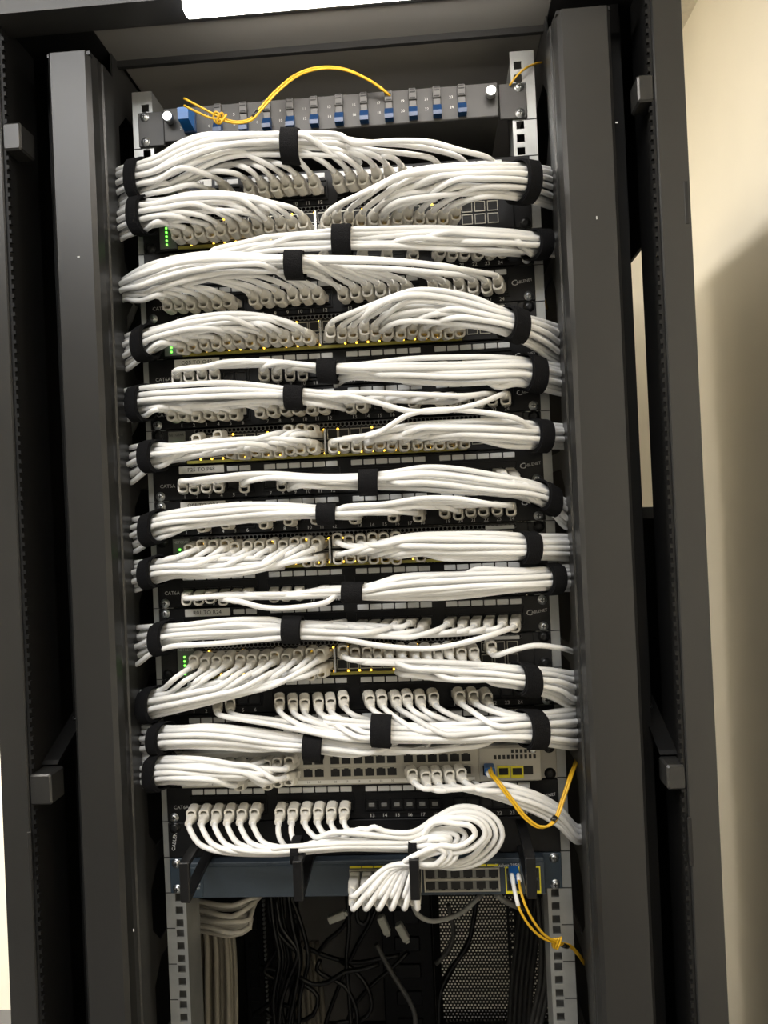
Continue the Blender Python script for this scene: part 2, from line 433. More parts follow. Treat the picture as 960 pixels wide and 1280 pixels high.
BACKM = MB().box(-.215, .215, .0, .035, -.019, .019).mesh('rear_bar', K['black'])
PDESC = {2: 'topmost patch panel', 4: 'second patch panel from the top', 5: 'third patch panel from the top', 7: 'O25 TO O48 patch panel',
         8: 'fifth patch panel from the top', 10: 'P25 TO P48 patch panel', 11: 'patch panel labelled Q01 TO Q24', 13: 'eighth patch panel from the top',
         14: 'R01 TO R24 patch panel', 16: 'tenth patch panel from the top', 17: 'eleventh patch panel from the top', 19: 'lowest patch panel above the cable manager'}
PWHERE = {2: 'black 24-port patch panel, topmost of the twelve', 4: 'black 24-port patch panel, second from the top', 5: 'black 24-port patch panel, third from the top with plugs fully visible',
          7: 'black 24-port patch panel with paper label O25 TO O48', 8: 'black 24-port patch panel directly below the O25 TO O48 one', 10: 'black 24-port patch panel with paper label P25 TO P48',
          11: 'black 24-port patch panel with paper label starting Q01', 13: 'black 24-port patch panel directly above the R01 TO R24 one', 14: 'black 24-port patch panel with paper label R01 TO R24',
          16: 'black 24-port patch panel whose cables hang down below the fifth black switch', 17: 'black 24-port patch panel mostly hidden above the warm grey switch', 19: 'black 24-port patch panel above the cable manager, ports 13 to 24 empty'}
PLAB = {2: 'N01 TO N24', 7: 'O25 TO O48', 10: 'P25 TO P48', 11: 'Q01 TO Q24', 14: 'R01 TO R24'}
def patch_panel(i):
    z = zc(i); o = empty('patch_bay', (0, 0, z)); tag(o, PWHERE[i], 'patch panel', 'patch panels in the rack')
    off = (0, 0, z)
    put('face_plate', FACEM, o); put('rear_bar', BACKM, o); put('port_numbers', NUMM, o); put('maker_logo', LOGM, o); put('category_mark', CTM, o)
    lab = i in PLAB
    for n in range(1, 25):
        j = put('jack', JACK, o, (slot_x(n), -.0045, PD)); put('jack_opening', CAV, j)
        if i == 19 and 13 <= n <= 18: put('jack_contact', CONT, j)
        if lab and n <= 4: continue
        put('label_tag', TAGM, o, (slot_x(n), -.0032, .0150))
    if lab:
        p = MB().bev(-.0285, .0285, -.0012, 0, -.0048, .0048, .0005).build('printed_label', K['label'], o, (slot_x(1) + .0225, -.0034, .0155))
        t = MB(); text(t, PLAB[i], 0, -.0016, 0, .0066, 0, 1.05); t.build('label_print', K['ink'], p)
    for s in (-1, 1):
        top = zc(i) + .015875; bot = zc(i) - .015875
        screw(o, s * .2325, bot, -.0032, SC_Z, off)
        if i in (11, 14): screw(o, s * .2325, top, -.0032, SC_Z, off)
    return o
for i in PDESC: patch_panel(i)

# ---- fibre panel (unit 0) and blank (unit 1)
fp = empty('fibre_tray', (0, 0, zc(0))); tag(fp, 'dark grey fibre patch tray with a row of blue adapters at the top', 'fibre panel')
z0 = 0
MB().bev(-.2413, -.208, -.003, 0, -.0215, .0215, .001).build('mounting_ear', K['fibre'], fp)
MB().bev(.208, .2413, -.003, 0, -.0215, .0215, .001).build('mounting_ear', K['fibre'], fp)
MB().bev(-.2065, .2065, -.010, .0, -.0212, .0205, .0012).box(-.206, .206, .0, .25, -.0205, .0195).build('tray_front', K['fibre'], fp)
for s in (-1, 1):
    k = MB().lathe([(.004, 0), (.004, .004), (.0062, .0042), (.0065, .012), (.0055, .0135)], (s * .197, -.010, .004), (0, -1, 0), 16).build('thumb_screw', K['chrome'], fp)
    for dz in (-.015875, .015875): screw(fp, s * .2325, zc(0) + dz, -.003, SC_Z, (0, 0, zc(0)))
fu = [238, 273, 305, 334, 363, 393, 424, 455, 486, 516, 546, 577]
fx = [at(u, 150 - (u - 238) * .075, -.01)[0] for u in fu]
AD = MB().bev(-.0045, .0045, -.004, 0, -.013, .0195, .0006).bev(-.0048, .0048, -.006, 0, .0045, .0165, .0006).mesh('adapter_body', K['shutter'])
ADW = MB().box(-.0032, .0032, -.0045, -.0038, .017, .0182).box(-.0035, .0035, -.0065, -.0058, .0128, .0140).box(-.0032, .0032, -.0065, -.0058, .0058, .0070).mesh('adapter_slot', K['dark'])
BP = MB().add([(x, y, z) for x in (-.0052, .0052) for y, z in ((0, -.003), (-.004, -.003), (-.011, -.013), (-.011, -.018), (0, -.018))],
              [(0, 1, 2, 3, 4), (9, 8, 7, 6, 5), (0, 5, 6, 1), (1, 6, 7, 2), (2, 7, 8, 3), (3, 8, 9, 4), (4, 9, 5, 0)]).mesh('dust_plug', K['blue'])
nm = MB()
for k, x in enumerate(fx):
    if k > 0:
        a_ = put('adapter', AD, fp, (x, -.010, 0)); put('adapter_slot', ADW, a_); put('dust_plug', BP, a_)
    for r in (0, 1): text(nm, str(2 * k + 1 + r), x - .0125, -.0106, .006 - .012 * r, .0048)
nm.build('port_numbers', K['white'], fp)
a_ = MB().bev(-.0075, .0075, -.006, 0, -.014, .016, .001).build('adapter', K['blue'], fp, (fx[0], -.010, 0))
MB().add([(x, y, z) for x in (-.0065, .0065) for y, z in ((-.004, .014), (-.03, .004), (-.03, -.010), (-.004, -.013))],
         [(0, 1, 2, 3), (7, 6, 5, 4), (0, 4, 5, 1), (1, 5, 6, 2), (2, 6, 7, 3), (3, 7, 4, 0)]).build('duplex_connector', K['blue2'], a_)

# ------------------------------------------------------------------ switches
SDESC = {3: 'topmost black switch', 6: 'second black switch', 9: 'third black switch', 12: 'fourth black switch',
         15: 'fifth black switch', 18: 'warm grey switch', 21: 'blue-grey switch'}
SX0 = -.0215
def sw_x(c):                          # column 0..23 on the black switches
    if c < 12: return SX0 - .0085 - (11 - c) * .01395 - (.0015 if c < 6 else 0)
    return SX0 + .0085 + (c - 12) * .01395 + (.0015 if c > 17 else 0)
SUP, SLO = .0062, -.0088
PT = MB()
PT.box(-.0064, -.0056, -.001, .002, -.0062, .0062).box(.0056, .0064, -.001, .002, -.0062, .0062).box(-.0056, .0056, -.001, .002, .0052, .0062).box(-.0056, .0056, -.001, .002, -.0062, -.0052)
PORT = PT.mesh('port', K['shield'])
PCAV = MB().box(-.0056, .0056, -.0003, .001, -.0052, .0052).mesh('port_opening', K['dark'])
LED = MB().bev(-.0011, .0011, -.0012, 0, -.0011, .0011, .0004)
LEDA = LED.mesh('amber_led', K['leda']); LEDG = LED.mesh('green_led', K['ledg'])
NF = MB().bev(-.2413, .2413, -.0025, 0, -.0216, .0216, .0008).bev(-.2195, .2195, -.006, 0, -.0218, .0218, .0008).box(-.2195, .2195, 0, .26, -.021, .021).mesh('chassis', K['netg'])
NV = MB().box(-.185, .205, -.0066, -.0058, .0145, .0205).mesh('vent_grille', K['grille'])
NT = MB().box(-.195, .150, -.0095, -.0058, -.0216, -.0182).mesh('trim_strip', K['olive'])
ND = MB().bev(SX0 - .0013, SX0 + .0013, -.014, -.0058, -.018, .0125, .0004).mesh('centre_divider', K['steel'])
NS = MB().bev(-.2185, -.197, -.0072, -.0058, -.0195, .0195, .0005).mesh('status_plate', K['netl'])
def net_switch(i):
    z = zc(i); o = empty('network_switch', (0, 0, z))
    tag(o, {3: 'black 48-port network switch, topmost, between the first and second patch panels', 6: 'black 48-port network switch, second from the top, above the O25 TO O48 patch panel',
            9: 'black 48-port network switch, third from the top, above the P25 TO P48 patch panel', 12: 'black 48-port network switch, fourth from the top, below the Q01 patch panel',
            15: 'black 48-port network switch, fifth from the top, below the R01 TO R24 patch panel'}[i], 'network switch', 'black network switches')
    put('chassis', NF, o); put('vent_grille', NV, o); put('trim_strip', NT, o); put('centre_divider', ND, o)
    st = put('status_plate', NS, o)
    for k in range(5):
        put('status_led', LEDG, st, (-.2095, -.0072, .006 - .0052 * k) if i != 9 else (-.2095 + .001 * k, -.0072, .004))
    t = MB(); text(t, 'NETGEAR', -.2078, -.0075, .0150, .0046, 0, .95); t.build('maker_name', K['ink' if i == 9 else 'white'], st)
    for c in range(24):
        for zz in (SUP, SLO):
            j = put('port', PORT, o, (sw_x(c), -.0065, zz)); put('port_opening', PCAV, j)
        if (c * 7 + i) % 5 != 0: put('link_led', LEDA, o, (sw_x(c) + .0069, -.0075, -.0168))
        if (c * 5 + i) % 3 == 0 or c == 11: put('link_led', LEDA, o, (sw_x(c) + .0069, -.0075, .0122))
    for k in range(3):
        for zz in (SUP, SLO):
            j = put('uplink_port', PORT, o, (.163 + k * .0155, -.0065, zz)); put('port_opening', PCAV, j)
    MB().bev(.168, .203, -.0072, -.0058, .0145, .0190, .0005).build('serial_label', K['tag'], o)
    for s in (-1, 1):
        for dz in (-.015875, .015875): screw(o, s * .2325, z + dz, -.0025, SC_B, (0, 0, z))
for i in (3, 6, 9, 12, 15): net_switch(i)

# ---- warm grey switch (unit 18)
z = zc(18); gs = empty('network_switch', (0, 0, z)); tag(gs, 'warm grey 48-port network switch with a module bay, above the lowest patch panel', 'network switch')
MB().bev(-.2185, .2185, -.012, 0, -.0215, .0215, .001).box(-.2185, .2185, 0, .26, -.021, .021).bev(.2190, .2413, -.003, 0, -.0216, .0216, .001).bev(-.2413, -.219, -.003, 0, -.0216, .0216, .001).build('chassis', K['cisg'], gs)
gu = [236, 250, 265, 279, 293, 308, 328, 342, 356, 370, 385, 399, 419, 433, 448, 462, 476, 490, 511, 527, 541, 555, 569, 583]
gx = [at(u, 962, -.012)[0] for u in gu]
def g18(c, r): return (gx[c], -.012, .0085 if r == 0 else -.0065)
NOTCH = MB().box(-.0054, .0054, -.0003, .001, -.0042, .0042).box(-.0026, .0026, -.0003, .001, .004, .0056).mesh('port_opening', K['dark'])
GP = MB().box(-.0066, -.0056, -.0008, .002, -.0062, .0062).box(.0056, .0066, -.0008, .002, -.0062, .0062).box(-.0056, .0056, -.0008, .002, .0056, .0066).box(-.0056, .0056, -.0008, .002, -.0062, -.0045).mesh('port', K['cisg'])
for c in range(24):
    for r in (0, 1):
        j = put('port', GP, gs, g18(c, r)); put('port_opening', NOTCH, j)
MB().box(gx[0] - .01, gx[-1] + .01, -.0125, -.0119, -.0195, -.0150).build('number_strip', K['label'], gs)
t = MB()
for c in range(24): text(t, str(2 * c + 1), gx[c], -.0127, -.0172, .0034)
t.build('port_numbers', K['ink'], gs)
a = at(600, 985, -.014); b = at(676, 935, -.014)
mod = MB().bev(a[0], b[0], -.0145, -.01, -.0205, .0205, .0015).build('module_panel', K['cisg'], gs)
v_ = MB()
for k in range(10):
    x = a[0] + .018 + k * .0052
    v_.box(x, x + .0032, -.0149, -.014, .0062, .0112)
    if k > 3: v_.box(x, x + .0032, -.0149, -.014, .0135, .0175)
v_.build('vent_slot', K['dark'], mod)
def px_rect(mb, u0, v0, u1, v1, y, z, d=.0006):
    p = at(u0, v1, y); q = at(u1, v0, y); mb.box(p[0], q[0], y - d, y, p[2] - z, q[2] - z); return p, q
y_ = MB(); d_ = MB()
for u in (622, 639):
    px_rect(y_, u, 957, u + 15, 972, -.0146, z, .0012); px_rect(d_, u + 2, 960, u + 13, 968.5, -.0158, z)
y_.build('yellow_port_frame', K['ylw'], mod); 
px_rect(d_, 604, 957, 610, 969, -.0146, z); px_rect(d_, 654, 957, 666, 968, -.0146, z); d_.build('module_port_opening', K['dark'], mod)
p = at(666, 938, -.0145); MB().lathe([(.0032, 0), (.0032, .001), (.0018, .0012)], (p[0], -.0145, p[2] - z)).build('screw', K['chrome'], mod)
for s in (-1, 1):
    for dz in (-.015875, .015875): screw(gs, s * .2325, z + dz, -.003, SC_B, (0, 0, z))

# ---- cable manager (unit 20)
z = zc(20); cm = empty('cable_manager', (0, 0, z)); tag(cm, 'black cable manager with protruding rings below the lowest patch panel', 'cable manager')
MB().bev(-.2413, .2413, -.003, 0, -.0216, .0216, .0008).build('face_plate', K['black'], cm)
RX = [at(u, 1065, -.09)[0] for u in (231, 372, 517, 662)]
for x in RX:
    mb = MB()
    w = .0055
    mb.bev(x - w, x + w, -.096, -.089, -.032, .013, .001)
    for zz, zf in ((.016, .012), (-.016, -.027)):
        mb.add([(xx, y, q) for xx in (x - w, x + w) for y, q in ((-.003, zz + .003), (-.091, zf + .001), (-.091, zf - .004), (-.003, zz - .003))],
               [(0, 1, 2, 3), (7, 6, 5, 4), (0, 4, 5, 1), (1, 5, 6, 2), (2, 6, 7, 3), (3, 7, 4, 0)])
    mb.build('cable_ring', K['blackp'], cm)
t = MB(); text(t, 'CABLENET', -.2330, -.0036, .002, .0062, math.pi / 2 - .15, 1); t.build('maker_logo', K['white'], cm)
for s in (-1, 1):
    screw(cm, s * .2325, z + .015875, -.003, SC_B, (0, 0, z))

# ---- blue-grey switch (unit 21)
z = zc(21); bs = empty('network_switch', (0, 0, z)); tag(bs, 'blue-grey 24-port network switch at the bottom of the equipment', 'network switch')
MB().bev(-.2195, .2195, -.016, 0, -.0216, .0216, .001).box(-.2195, .2195, 0, .24, -.021, .021).build('chassis', K['cisb'], bs)
MB().bev(-.2413, -.2190, -.003, 0, -.0216, .0216, .0008).build('mounting_ear', K['cisb2'], bs)
MB().bev(.2190, .2413, -.003, 0, -.0216, .0216, .0008).build('mounting_ear', K['cisb2'], bs)
MB().bev(-.2190, -.196, -.0172, -.015, -.0205, .0165, .0006).build('status_plate', K['cisb2'], bs)
MB().box(-.2195, .2195, -.0166, -.0158, .0165, .0175).box(-.196, -.195, -.0166, -.0158, -.0205, .0165).build('groove', K['cisb2'], bs)
t = MB()
for k, w_ in enumerate(('SYST', 'RPS', 'STAT', 'DUPLX', 'SPEED')): text(t, w_, -.2030, -.0176, .010 - .0046 * k, .0030)
text(t, 'MODE', -.2120, -.0176, -.0175, .0030); text(t, 'Catalyst 2950 SERIES', .1830, -.0166, .0135, .0058, 0, .95)
t.build('printing', K['white'], bs)
bank = [(437, 527), (530, 625)]
bx = []
for q, (u0, u1) in enumerate(bank):
    p0 = at(u0, 1100, -.018); p1 = at(u1, 1100, -.018)
    fr = MB(); xa, xb, za, zb = p0[0], p1[0], -.0165, .0118
    fr.box(xa, xb, -.0185, -.0158, zb - .0018, zb).box(xa, xb, -.0185, -.0158, za, za + .0018).box(xa, xa + .0018, -.0185, -.0158, za + .0018, zb - .0018).box(xb - .0018, xb, -.0185, -.0158, za + .0018, zb - .0018)
    fr.box(xa + .0018, xb - .0018, -.0172, -.0158, -.0036, -.0012)
    f_ = fr.build('port_frame', K['shield'], bs)
    MB().box(xa + .0018, xb - .0018, -.0164, -.0157, za + .0018, zb - .0018).build('frame_backing', K['netl'], f_)
    for c in range(6):
        x = xa + (xb - xa) * (c + .5) / 6
        bx.append(x)
        for zz in (.0047, -.0092):
            MB().box(x - .0054, x + .0054, -.0172, -.0162, zz - .0042, zz + .0042).box(x - .0025, x + .0025, -.0172, -.0162, zz - .0056, zz - .004).build('port', K['dark'], bs)
    t = MB()
    for c in range(6): x = xa + (xb - xa) * (c + .5) / 6; t.box(x - .0068, x + .0068, -.0166, -.0158, .0128, .0152)
    t.build('yellow_strip', K['ylw'], bs)
y_ = MB(); d_ = MB()
for u0, u1 in ((632, 650), (656.5, 676)):
    p0 = at(u0, 1100, -.018); p1 = at(u1, 1100, -.018); xa, xb = p0[0], p1[0]
    y_.box(xa, xb, -.0172, -.0158, .0105, .0118).box(xa, xb, -.0172, -.0158, -.0200, -.0172).box(xa, xa + .0013, -.0172, -.0158, -.0172, .0105).box(xb - .0013, xb, -.0172, -.0158, -.0172, .0105)
    d_.box(xa + .003, xb - .003, -.0166, -.0158, -.0150, -.0050).box(xa + .003, xb - .003, -.0166, -.0158, -.001, .0092)
y_.build('yellow_port_frame', K['ylw'], bs); d_.build('uplink_opening', K['dark'], bs)
for s in (-1, 1):
    for dz in (-.015875, .015875): screw(bs, s * .2325, z + dz, -.003, SC_Z, (0, 0, z))

# ------------------------------------------------------------------ cables
CRAD = .0032
def plug_mesh(name, sgn):
    """8-pin plug with snagless boot; origin at the port, pointing out along -Y; latch hood on the sgn side"""
    mb = MB()
    mb.bev(-.0056, .0056, -.014, .0, -.0042, .0042, .0008)
    sec = [(-.012, .0062, .0050), (-.024, .0062, .0050), (-.029, .0058, .0047), (-.034, .0046, .0043), (-.040, .0041, .0041)]
    vs = []; fs = []
    n = 12
    for y, a, b in sec:
        for k in range(n):
            t = 2 * math.pi * k / n; ct, st = math.cos(t), math.sin(t)
            ex = .45 if y > -.03 else .8
            vs.append((a * math.copysign(abs(ct) ** ex, ct), y, b * math.copysign(abs(st) ** ex, st)))
    for j in range(len(sec) - 1):
        for k in range(n): fs.append((j * n + k, j * n + (k + 1) % n, (j + 1) * n + (k + 1) % n, (j + 1) * n + k))
    fs += [tuple(range(n)), tuple(range((len(sec) - 1) * n, len(sec) * n))]
    mb.add(vs, fs, True)
    # hood: rounded U standing off the boot
    outer = [(-.0061, 0), (-.0061, .0065), (-.0046, .0088), (-.0018, .0098), (.0018, .0098), (.0046, .0088), (.0061, .0065), (.0061, 0)]
    inner = [(-.0040, 0), (-.0040, .0056), (-.0030, .0070), (-.0012, .0076), (.0012, .0076), (.0030, .0070), (.0040, .0056), (.0040, 0)]
    vs = []
    for y in (-.012, -.027):
        q = .0 if y > -.02 else .0012
        vs += [(x, y, sgn * (zz * (1 - q * 60) + .0022)) for x, zz in outer] + [(x, y, sgn * (zz * (1 - q * 60) + .0022)) for x, zz in inner]
    fs = []
    for i in range(7):
        fs += [(i, i + 1, 17 + i, 16 + i), (8 + i, 24 + i, 25 + i, 9 + i), (16 + i, 17 + i, 25 + i, 24 + i), (i, 8 + i, 9 + i, i + 1)]
    fs += [(0, 16, 24, 8), (7, 15, 31, 23)]
    mb.add(vs, fs, False)
    return mb.mesh(name, K['plug'])
PLUG = {-1: plug_mesh('plug', -1), 1: plug_mesh('plug_latch_up', 1)}
TIN = {}
def rnd(a, b): return random.uniform(a, b)
FILL = MB(); COUNT = [0]
def patch_cable(pts, plugs, label, group, m=None, r=CRAD):
    P = spline(pts)
    o = MB().tube(P, r, 9).build('patch_cable', m or K['cable'])
    tag(o, label, 'cable', group); COUNT[0] += 1
    for loc, sgn, tilt in plugs:
        q = put('plug', PLUG[sgn], o, loc); q.rotation_euler = tilt
    return o
def hermite(xs, ys):
    xs = np.array(xs, float); ys = np.array(ys, float); o = np.argsort(xs); xs = xs[o]; ys = ys[o]
    d = np.gradient(ys, xs) if len(xs) > 1 else np.zeros(1)
    def f(x):
        x = min(max(x, xs[0]), xs[-1]); i = min(max(np.searchsorted(xs, x) - 1, 0), len(xs) - 2)
        h = xs[i + 1] - xs[i]; t = (x - xs[i]) / h
        return (2 * t ** 3 - 3 * t ** 2 + 1) * ys[i] + (t ** 3 - 2 * t ** 2 + t) * h * d[i] + (-2 * t ** 3 + 3 * t ** 2) * ys[i + 1] + (t ** 3 - t ** 2) * h * d[i + 1]
    return f
class Bundle:
    """a dressed bundle: stations (u, v_top, v_bottom) measured on the photo, at real distance Y in front of the rails"""
    def __init__(s, edge, st, body=-.058, hy=.0115, y_edge=-.016, run=85, yoff=None):
        s.edge = edge; s.st = st; us = [a for a, *_ in st]; s.u0 = min(us) if edge == 'L' else max(us)
        s.d = 1 if edge == 'L' else -1
        s.vt = hermite(us, [a[1] for a in st]); s.vb = hermite(us, [a[2] for a in st])
        s.body = body; s.hy = hy; s.ye = y_edge; s.run = run; s.yoff = yoff or (lambda u: 0)
    def Y(s, u):
        t = min(1, max(0, abs(u - s.u0) / s.run)); t = 1 - (1 - t) ** 1.7
        return s.ye + (s.body - s.ye) * t + s.yoff(u)
    def frame(s, u):
        Y = s.Y(u); a = at(u, s.vt(u), Y); b = at(u, s.vb(u), Y)
        c = (a + b) / 2; h = (a - b) / 2; L = np.linalg.norm(h)
        T = at(u + 2 * s.d, (s.vt(u + 2 * s.d) + s.vb(u + 2 * s.d)) / 2, s.Y(u + 2 * s.d)) - at(u - 2 * s.d, (s.vt(u - 2 * s.d) + s.vb(u - 2 * s.d)) / 2, s.Y(u - 2 * s.d))
        T /= np.linalg.norm(T); hd = h / L
        f = np.cross(T, hd); f /= np.linalg.norm(f)
        if f[1] > 0: f = -f
        return c, hd, max(L - CRAD, .002), f, T, L
    def point(s, u, a, b):
        c, hd, L, f, T, _ = s.frame(u)
        return c + hd * a * L + f * b * s.hy
    def slots(s, n):
        L = np.median([s.frame(u)[2] for u in np.linspace(s.st[0][0], s.st[-1][0], 7)])
        nf = max(3, min(int(round(2 * L / (2 * CRAD) * .92)) + 1, n))
        out = []; left = n; lay = 0
        while left > 0:
            k = min(left, max(2, nf - lay))
            for i in range(k):
                a = -1 + 2 * (i + .5) / k if lay else (-1 + 2 * i / max(1, k - 1))
                out.append((a, math.sqrt(max(0, 1 - a * a)) - .62 * lay * (1 if abs(a) < .9 else .4)))
            left -= k; lay += 1
        return out
    def run_pts(s, a, b, ue, ph, amp):
        u = s.u0; pts = []
        e = s.point(u, a, b)
        pts.append(e + np.array([-s.d * .045, .055, -.012 * (1 - a)])); pts.append(e + np.array([-s.d * .016, .014, -.002]))
        L = abs(ue - u); n = max(2, int(L / 24))
        for k in range(n + 1):
            uu = u + s.d * L * k / n
            w = min(1, k / 3.0)
            q = math.sin(ph + uu * .017) * amp * w + math.sin(ph * 2.3 + uu * .041) * amp * .45 * w
            bb = b + math.cos(ph * 1.7 + uu * .021) * .22 * w
            aa = max(-1.05, min(1.05, a + q))
            pts.append(s.point(uu, aa, max(-1.6, min(1.1, bb))))
        return pts
    def strap(s, u, w, label, extra=0, tail=True, th=.0022):
        c, hd, L, f, T, L0 = s.frame(u)
        ph = w / 1080 / 2
        A = L0 + .0009 + extra; B = s.hy + CRAD + .0008
        def band(A, B, n=40):
            vs = []; fs = []
            for sgn, th_ in ((-1, 0), (1, 0), (1, th), (-1, th)):
                for k in range(n):
                    a = 2 * math.pi * k / n; ca, sa = math.cos(a), math.sin(a); ex = .88
                    vs.append(c + T * ph * sgn + hd * (A + th_) * math.copysign(abs(sa) ** ex, sa) + f * (B + th_) * math.copysign(abs(ca) ** ex, ca))
            for j in range(4):
                for k in range(n): fs.append((j * n + k, j * n + (k + 1) % n, ((j + 1) % 4) * n + (k + 1) % n, ((j + 1) % 4) * n + k))
            return vs, fs
        mb = MB(); mb.add(*band(A, B))
        # overlapping tail end of the strap
        n = 12; vs = []
        for th_ in (th, th * 1.9):
            for sg in (-1, 1):
                for k in range(n):
                    a = math.radians(-75 + 120 * k / (n - 1)); ca, sa = math.cos(a), math.sin(a); ex = .88
                    vs.append(c + T * ph * .92 * sg + hd * (A + th_) * math.copysign(abs(sa) ** ex, sa) + f * (B + th_) * math.copysign(abs(ca) ** ex, ca))
        fs = []
        for k in range(n - 1):
            fs += [(k, k + 1, n + k + 1, n + k), (2 * n + k, 3 * n + k, 3 * n + k + 1, 2 * n + k + 1), (k, 2 * n + k, 2 * n + k + 1, k + 1), (n + k, n + k + 1, 3 * n + k + 1, 3 * n + k)]
        fs += [(0, n, 3 * n, 2 * n), (n - 1, 3 * n - 1, 4 * n - 1, 2 * n - 1)]
        mb.add(vs, fs)
        o = mb.build('cable_tie', K['strap'])
        tag(o, label, 'cable tie', 'fabric ties around the cable bundles')
    def cables(s, dest, gap=40, order=1, amp=.10, labels=None, group='', fill=6, fill_to=None, mats=None, special={}):
        amp *= .62
        """dest: list of (port xyz, latch sign). order 1: farthest ports ride on top of the bundle, -1: at the bottom"""
        idx = sorted(range(len(dest)), key=lambda k: s.d * pix(dest[k][0])[0])     # near -> far
        sl = sorted(s.slots(len(dest)), key=lambda t: order * t[0] + .25 * t[1] * 0)
        # keep order but shuffle locally
        for i in range(0, len(sl) - 1, 2):
            if random.random() < .45: sl[i], sl[i + 1] = sl[i + 1], sl[i]
        for slot, k in zip(sl, idx):
            P, sgn = dest[k]; P = np.array(P); up, vp = pix(P + np.array([0, -.04, 0]))
            g = gap * rnd(.75, 1.3)
            ue = up - s.d * g
            lo, hi = min(a[0] for a in s.st), max(a[0] for a in s.st)
            ue = min(max(ue, lo + 14), hi - 2)
            if s.d > 0: ue = max(ue, s.u0 + 22)
            else: ue = min(ue, s.u0 - 22)
            ph = rnd(0, 6.28)
            pts = s.run_pts(slot[0], slot[1], ue, ph, amp)
            if k in special:
                sv = special[k]; u1 = sv[0][0]
                pts = s.run_pts(slot[0], .8, u1 - s.d * 12, ph, amp) + [at(u, v, s.body - .012) for u, v in sv]
            E = pts[-1]; dz = E[2] - (P[2]); dx = E[0] - P[0]
            tz = max(-.35, min(.35, rnd(-.08, .08) + dz * 6)); tx = max(-.35, min(.35, dx * 4))
            out = P + np.array([tx * .042, -.042, tz * .042])
            mid = P + np.array([dx * .25 + tx * .03, -.056, dz * .30 + tz * .02])
            if abs(dx) > .03: pts.append(mid)
            pts.append(out); pts.append(P + np.array([tx * .028, -.028, tz * .028])); pts.append(P + np.array([tx * .014, -.014, tz * .014]))
            mm = K['cable'] if not mats else mats(k)
            patch_cable(pts, [(P, sgn, (-math.atan(tz), 0, math.atan(tx)))], labels[k], group, mm)
        us = [a[0] for a in s.st]; far = fill_to if fill_to is not None else (max(us) if s.d > 0 else min(us))
        for i in range(fill):
            a = -.75 + 1.5 * (i + .5) / fill
            pts = s.run_pts(a, -.15 - .5 * (i % 2), far, rnd(0, 6), .12)
            e = pts[-1]; pts += [e + np.array([s.d * .014, .012, -.001]), e + np.array([s.d * .024, .034, -.002])]
            FILL.tube(spline(pts, .01), CRAD, 7)
def pp(i, n): return (slot_x(n), -.004, zc(i) + PD)
def sp_(i, c, r): return (sw_x(c), -.0065, zc(i) + (SUP if r == 0 else SLO))
def plab(i, n): return f'white patch cable plugged into port {n} of the {PDESC[i]}'
def slab(i, c, r):
    side = 'left' if c < 12 else 'right'
    k = c + 1 if c < 12 else 24 - c
    return f'white patch cable in {"upper" if r == 0 else "lower"} port {k} from the {side} on the {SDESC[i]}'
def panel_bundle(B, i, ports, sgn=-1, **kw):
    B.cables([(pp(i, n), sgn) for n in ports], labels=[plab(i, n) for n in ports], group=f'patch cables of the {PDESC[i]}', **kw)
def switch_bundle(B, i, cr, **kw):
    B.cables([(sp_(i, c, r), -1 if r else 1) for c, r in cr], labels=[slab(i, c, r) for c, r in cr], group=f'patch cables of the {SDESC[i]}', **kw)
def R_(a, b): return list(range(a, b))

# row 1 (topmost patch panel)
B = Bundle('L', [(153, 207, 258), (170, 203, 250), (200, 193, 246), (243, 170, 228), (281, 164, 212), (330, 165, 203), (365, 166, 201), (420, 168, 200), (460, 175, 205), (510, 180, 212), (560, 188, 216)], body=-.066)
panel_bundle(B, 2, [3, 5, 6, 7, 8, 9, 10, 11, 12, 13, 14, 15, 16, 17, 18, 20, 22, 24], gap=55, order=1, amp=.09, fill=6, fill_to=420, special={17: [(440, 178), (500, 176), (540, 178), (572, 187)]})
B.strap(176, 20, 'black fabric tie on the left end of the topmost bundle'); B.strap(364, 23, 'black fabric tie around the middle of the topmost bundle')
# row 2: topmost black switch
B = Bundle('L', [(153, 258, 301), (172, 250, 293), (200, 247, 287), (234, 240, 281), (280, 240, 275), (327, 247, 274), (359, 258, 276), (385, 268, 280)], body=-.062)
switch_bundle(B, 3, [(c, 1) for c in range(12)], gap=42, order=1, amp=.06, fill=4, fill_to=300)
B.strap(179, 21, 'black fabric tie on the left bundle of the topmost black switch')
B = Bundle('R', [(688, 209, 262), (668, 205, 256), (640, 203, 250), (600, 203, 250), (562, 205, 252), (507, 213, 262), (457, 236, 270), (420, 256, 276)], body=-.078, hy=.014, y_edge=-.012)
switch_bundle(B, 3, [(c, 1) for c in range(12, 24)], gap=70, order=1, amp=.06, fill=8, fill_to=500)
B.strap(653, 24, 'black fabric tie on the right bundle of the topmost black switch')
# row 3: second patch panel (bundle goes right)
B = Bundle('R', [(688, 291, 321), (668, 290, 322), (640, 286, 321), (600, 282, 320), (560, 280, 319), (480, 282, 318), (428, 285, 318), (380, 290, 318), (327, 294, 320), (270, 310, 334)], body=-.064)
panel_bundle(B, 4, [4, 7, 10, 12, 14, 16, 18, 19, 20, 21, 22, 23, 24], gap=45, order=1, amp=.10, fill=6)
B.strap(428, 24, 'black fabric tie on the middle of the second patch panel bundle'); B.strap(671, 23, 'black fabric tie on the right end of the second patch panel bundle')
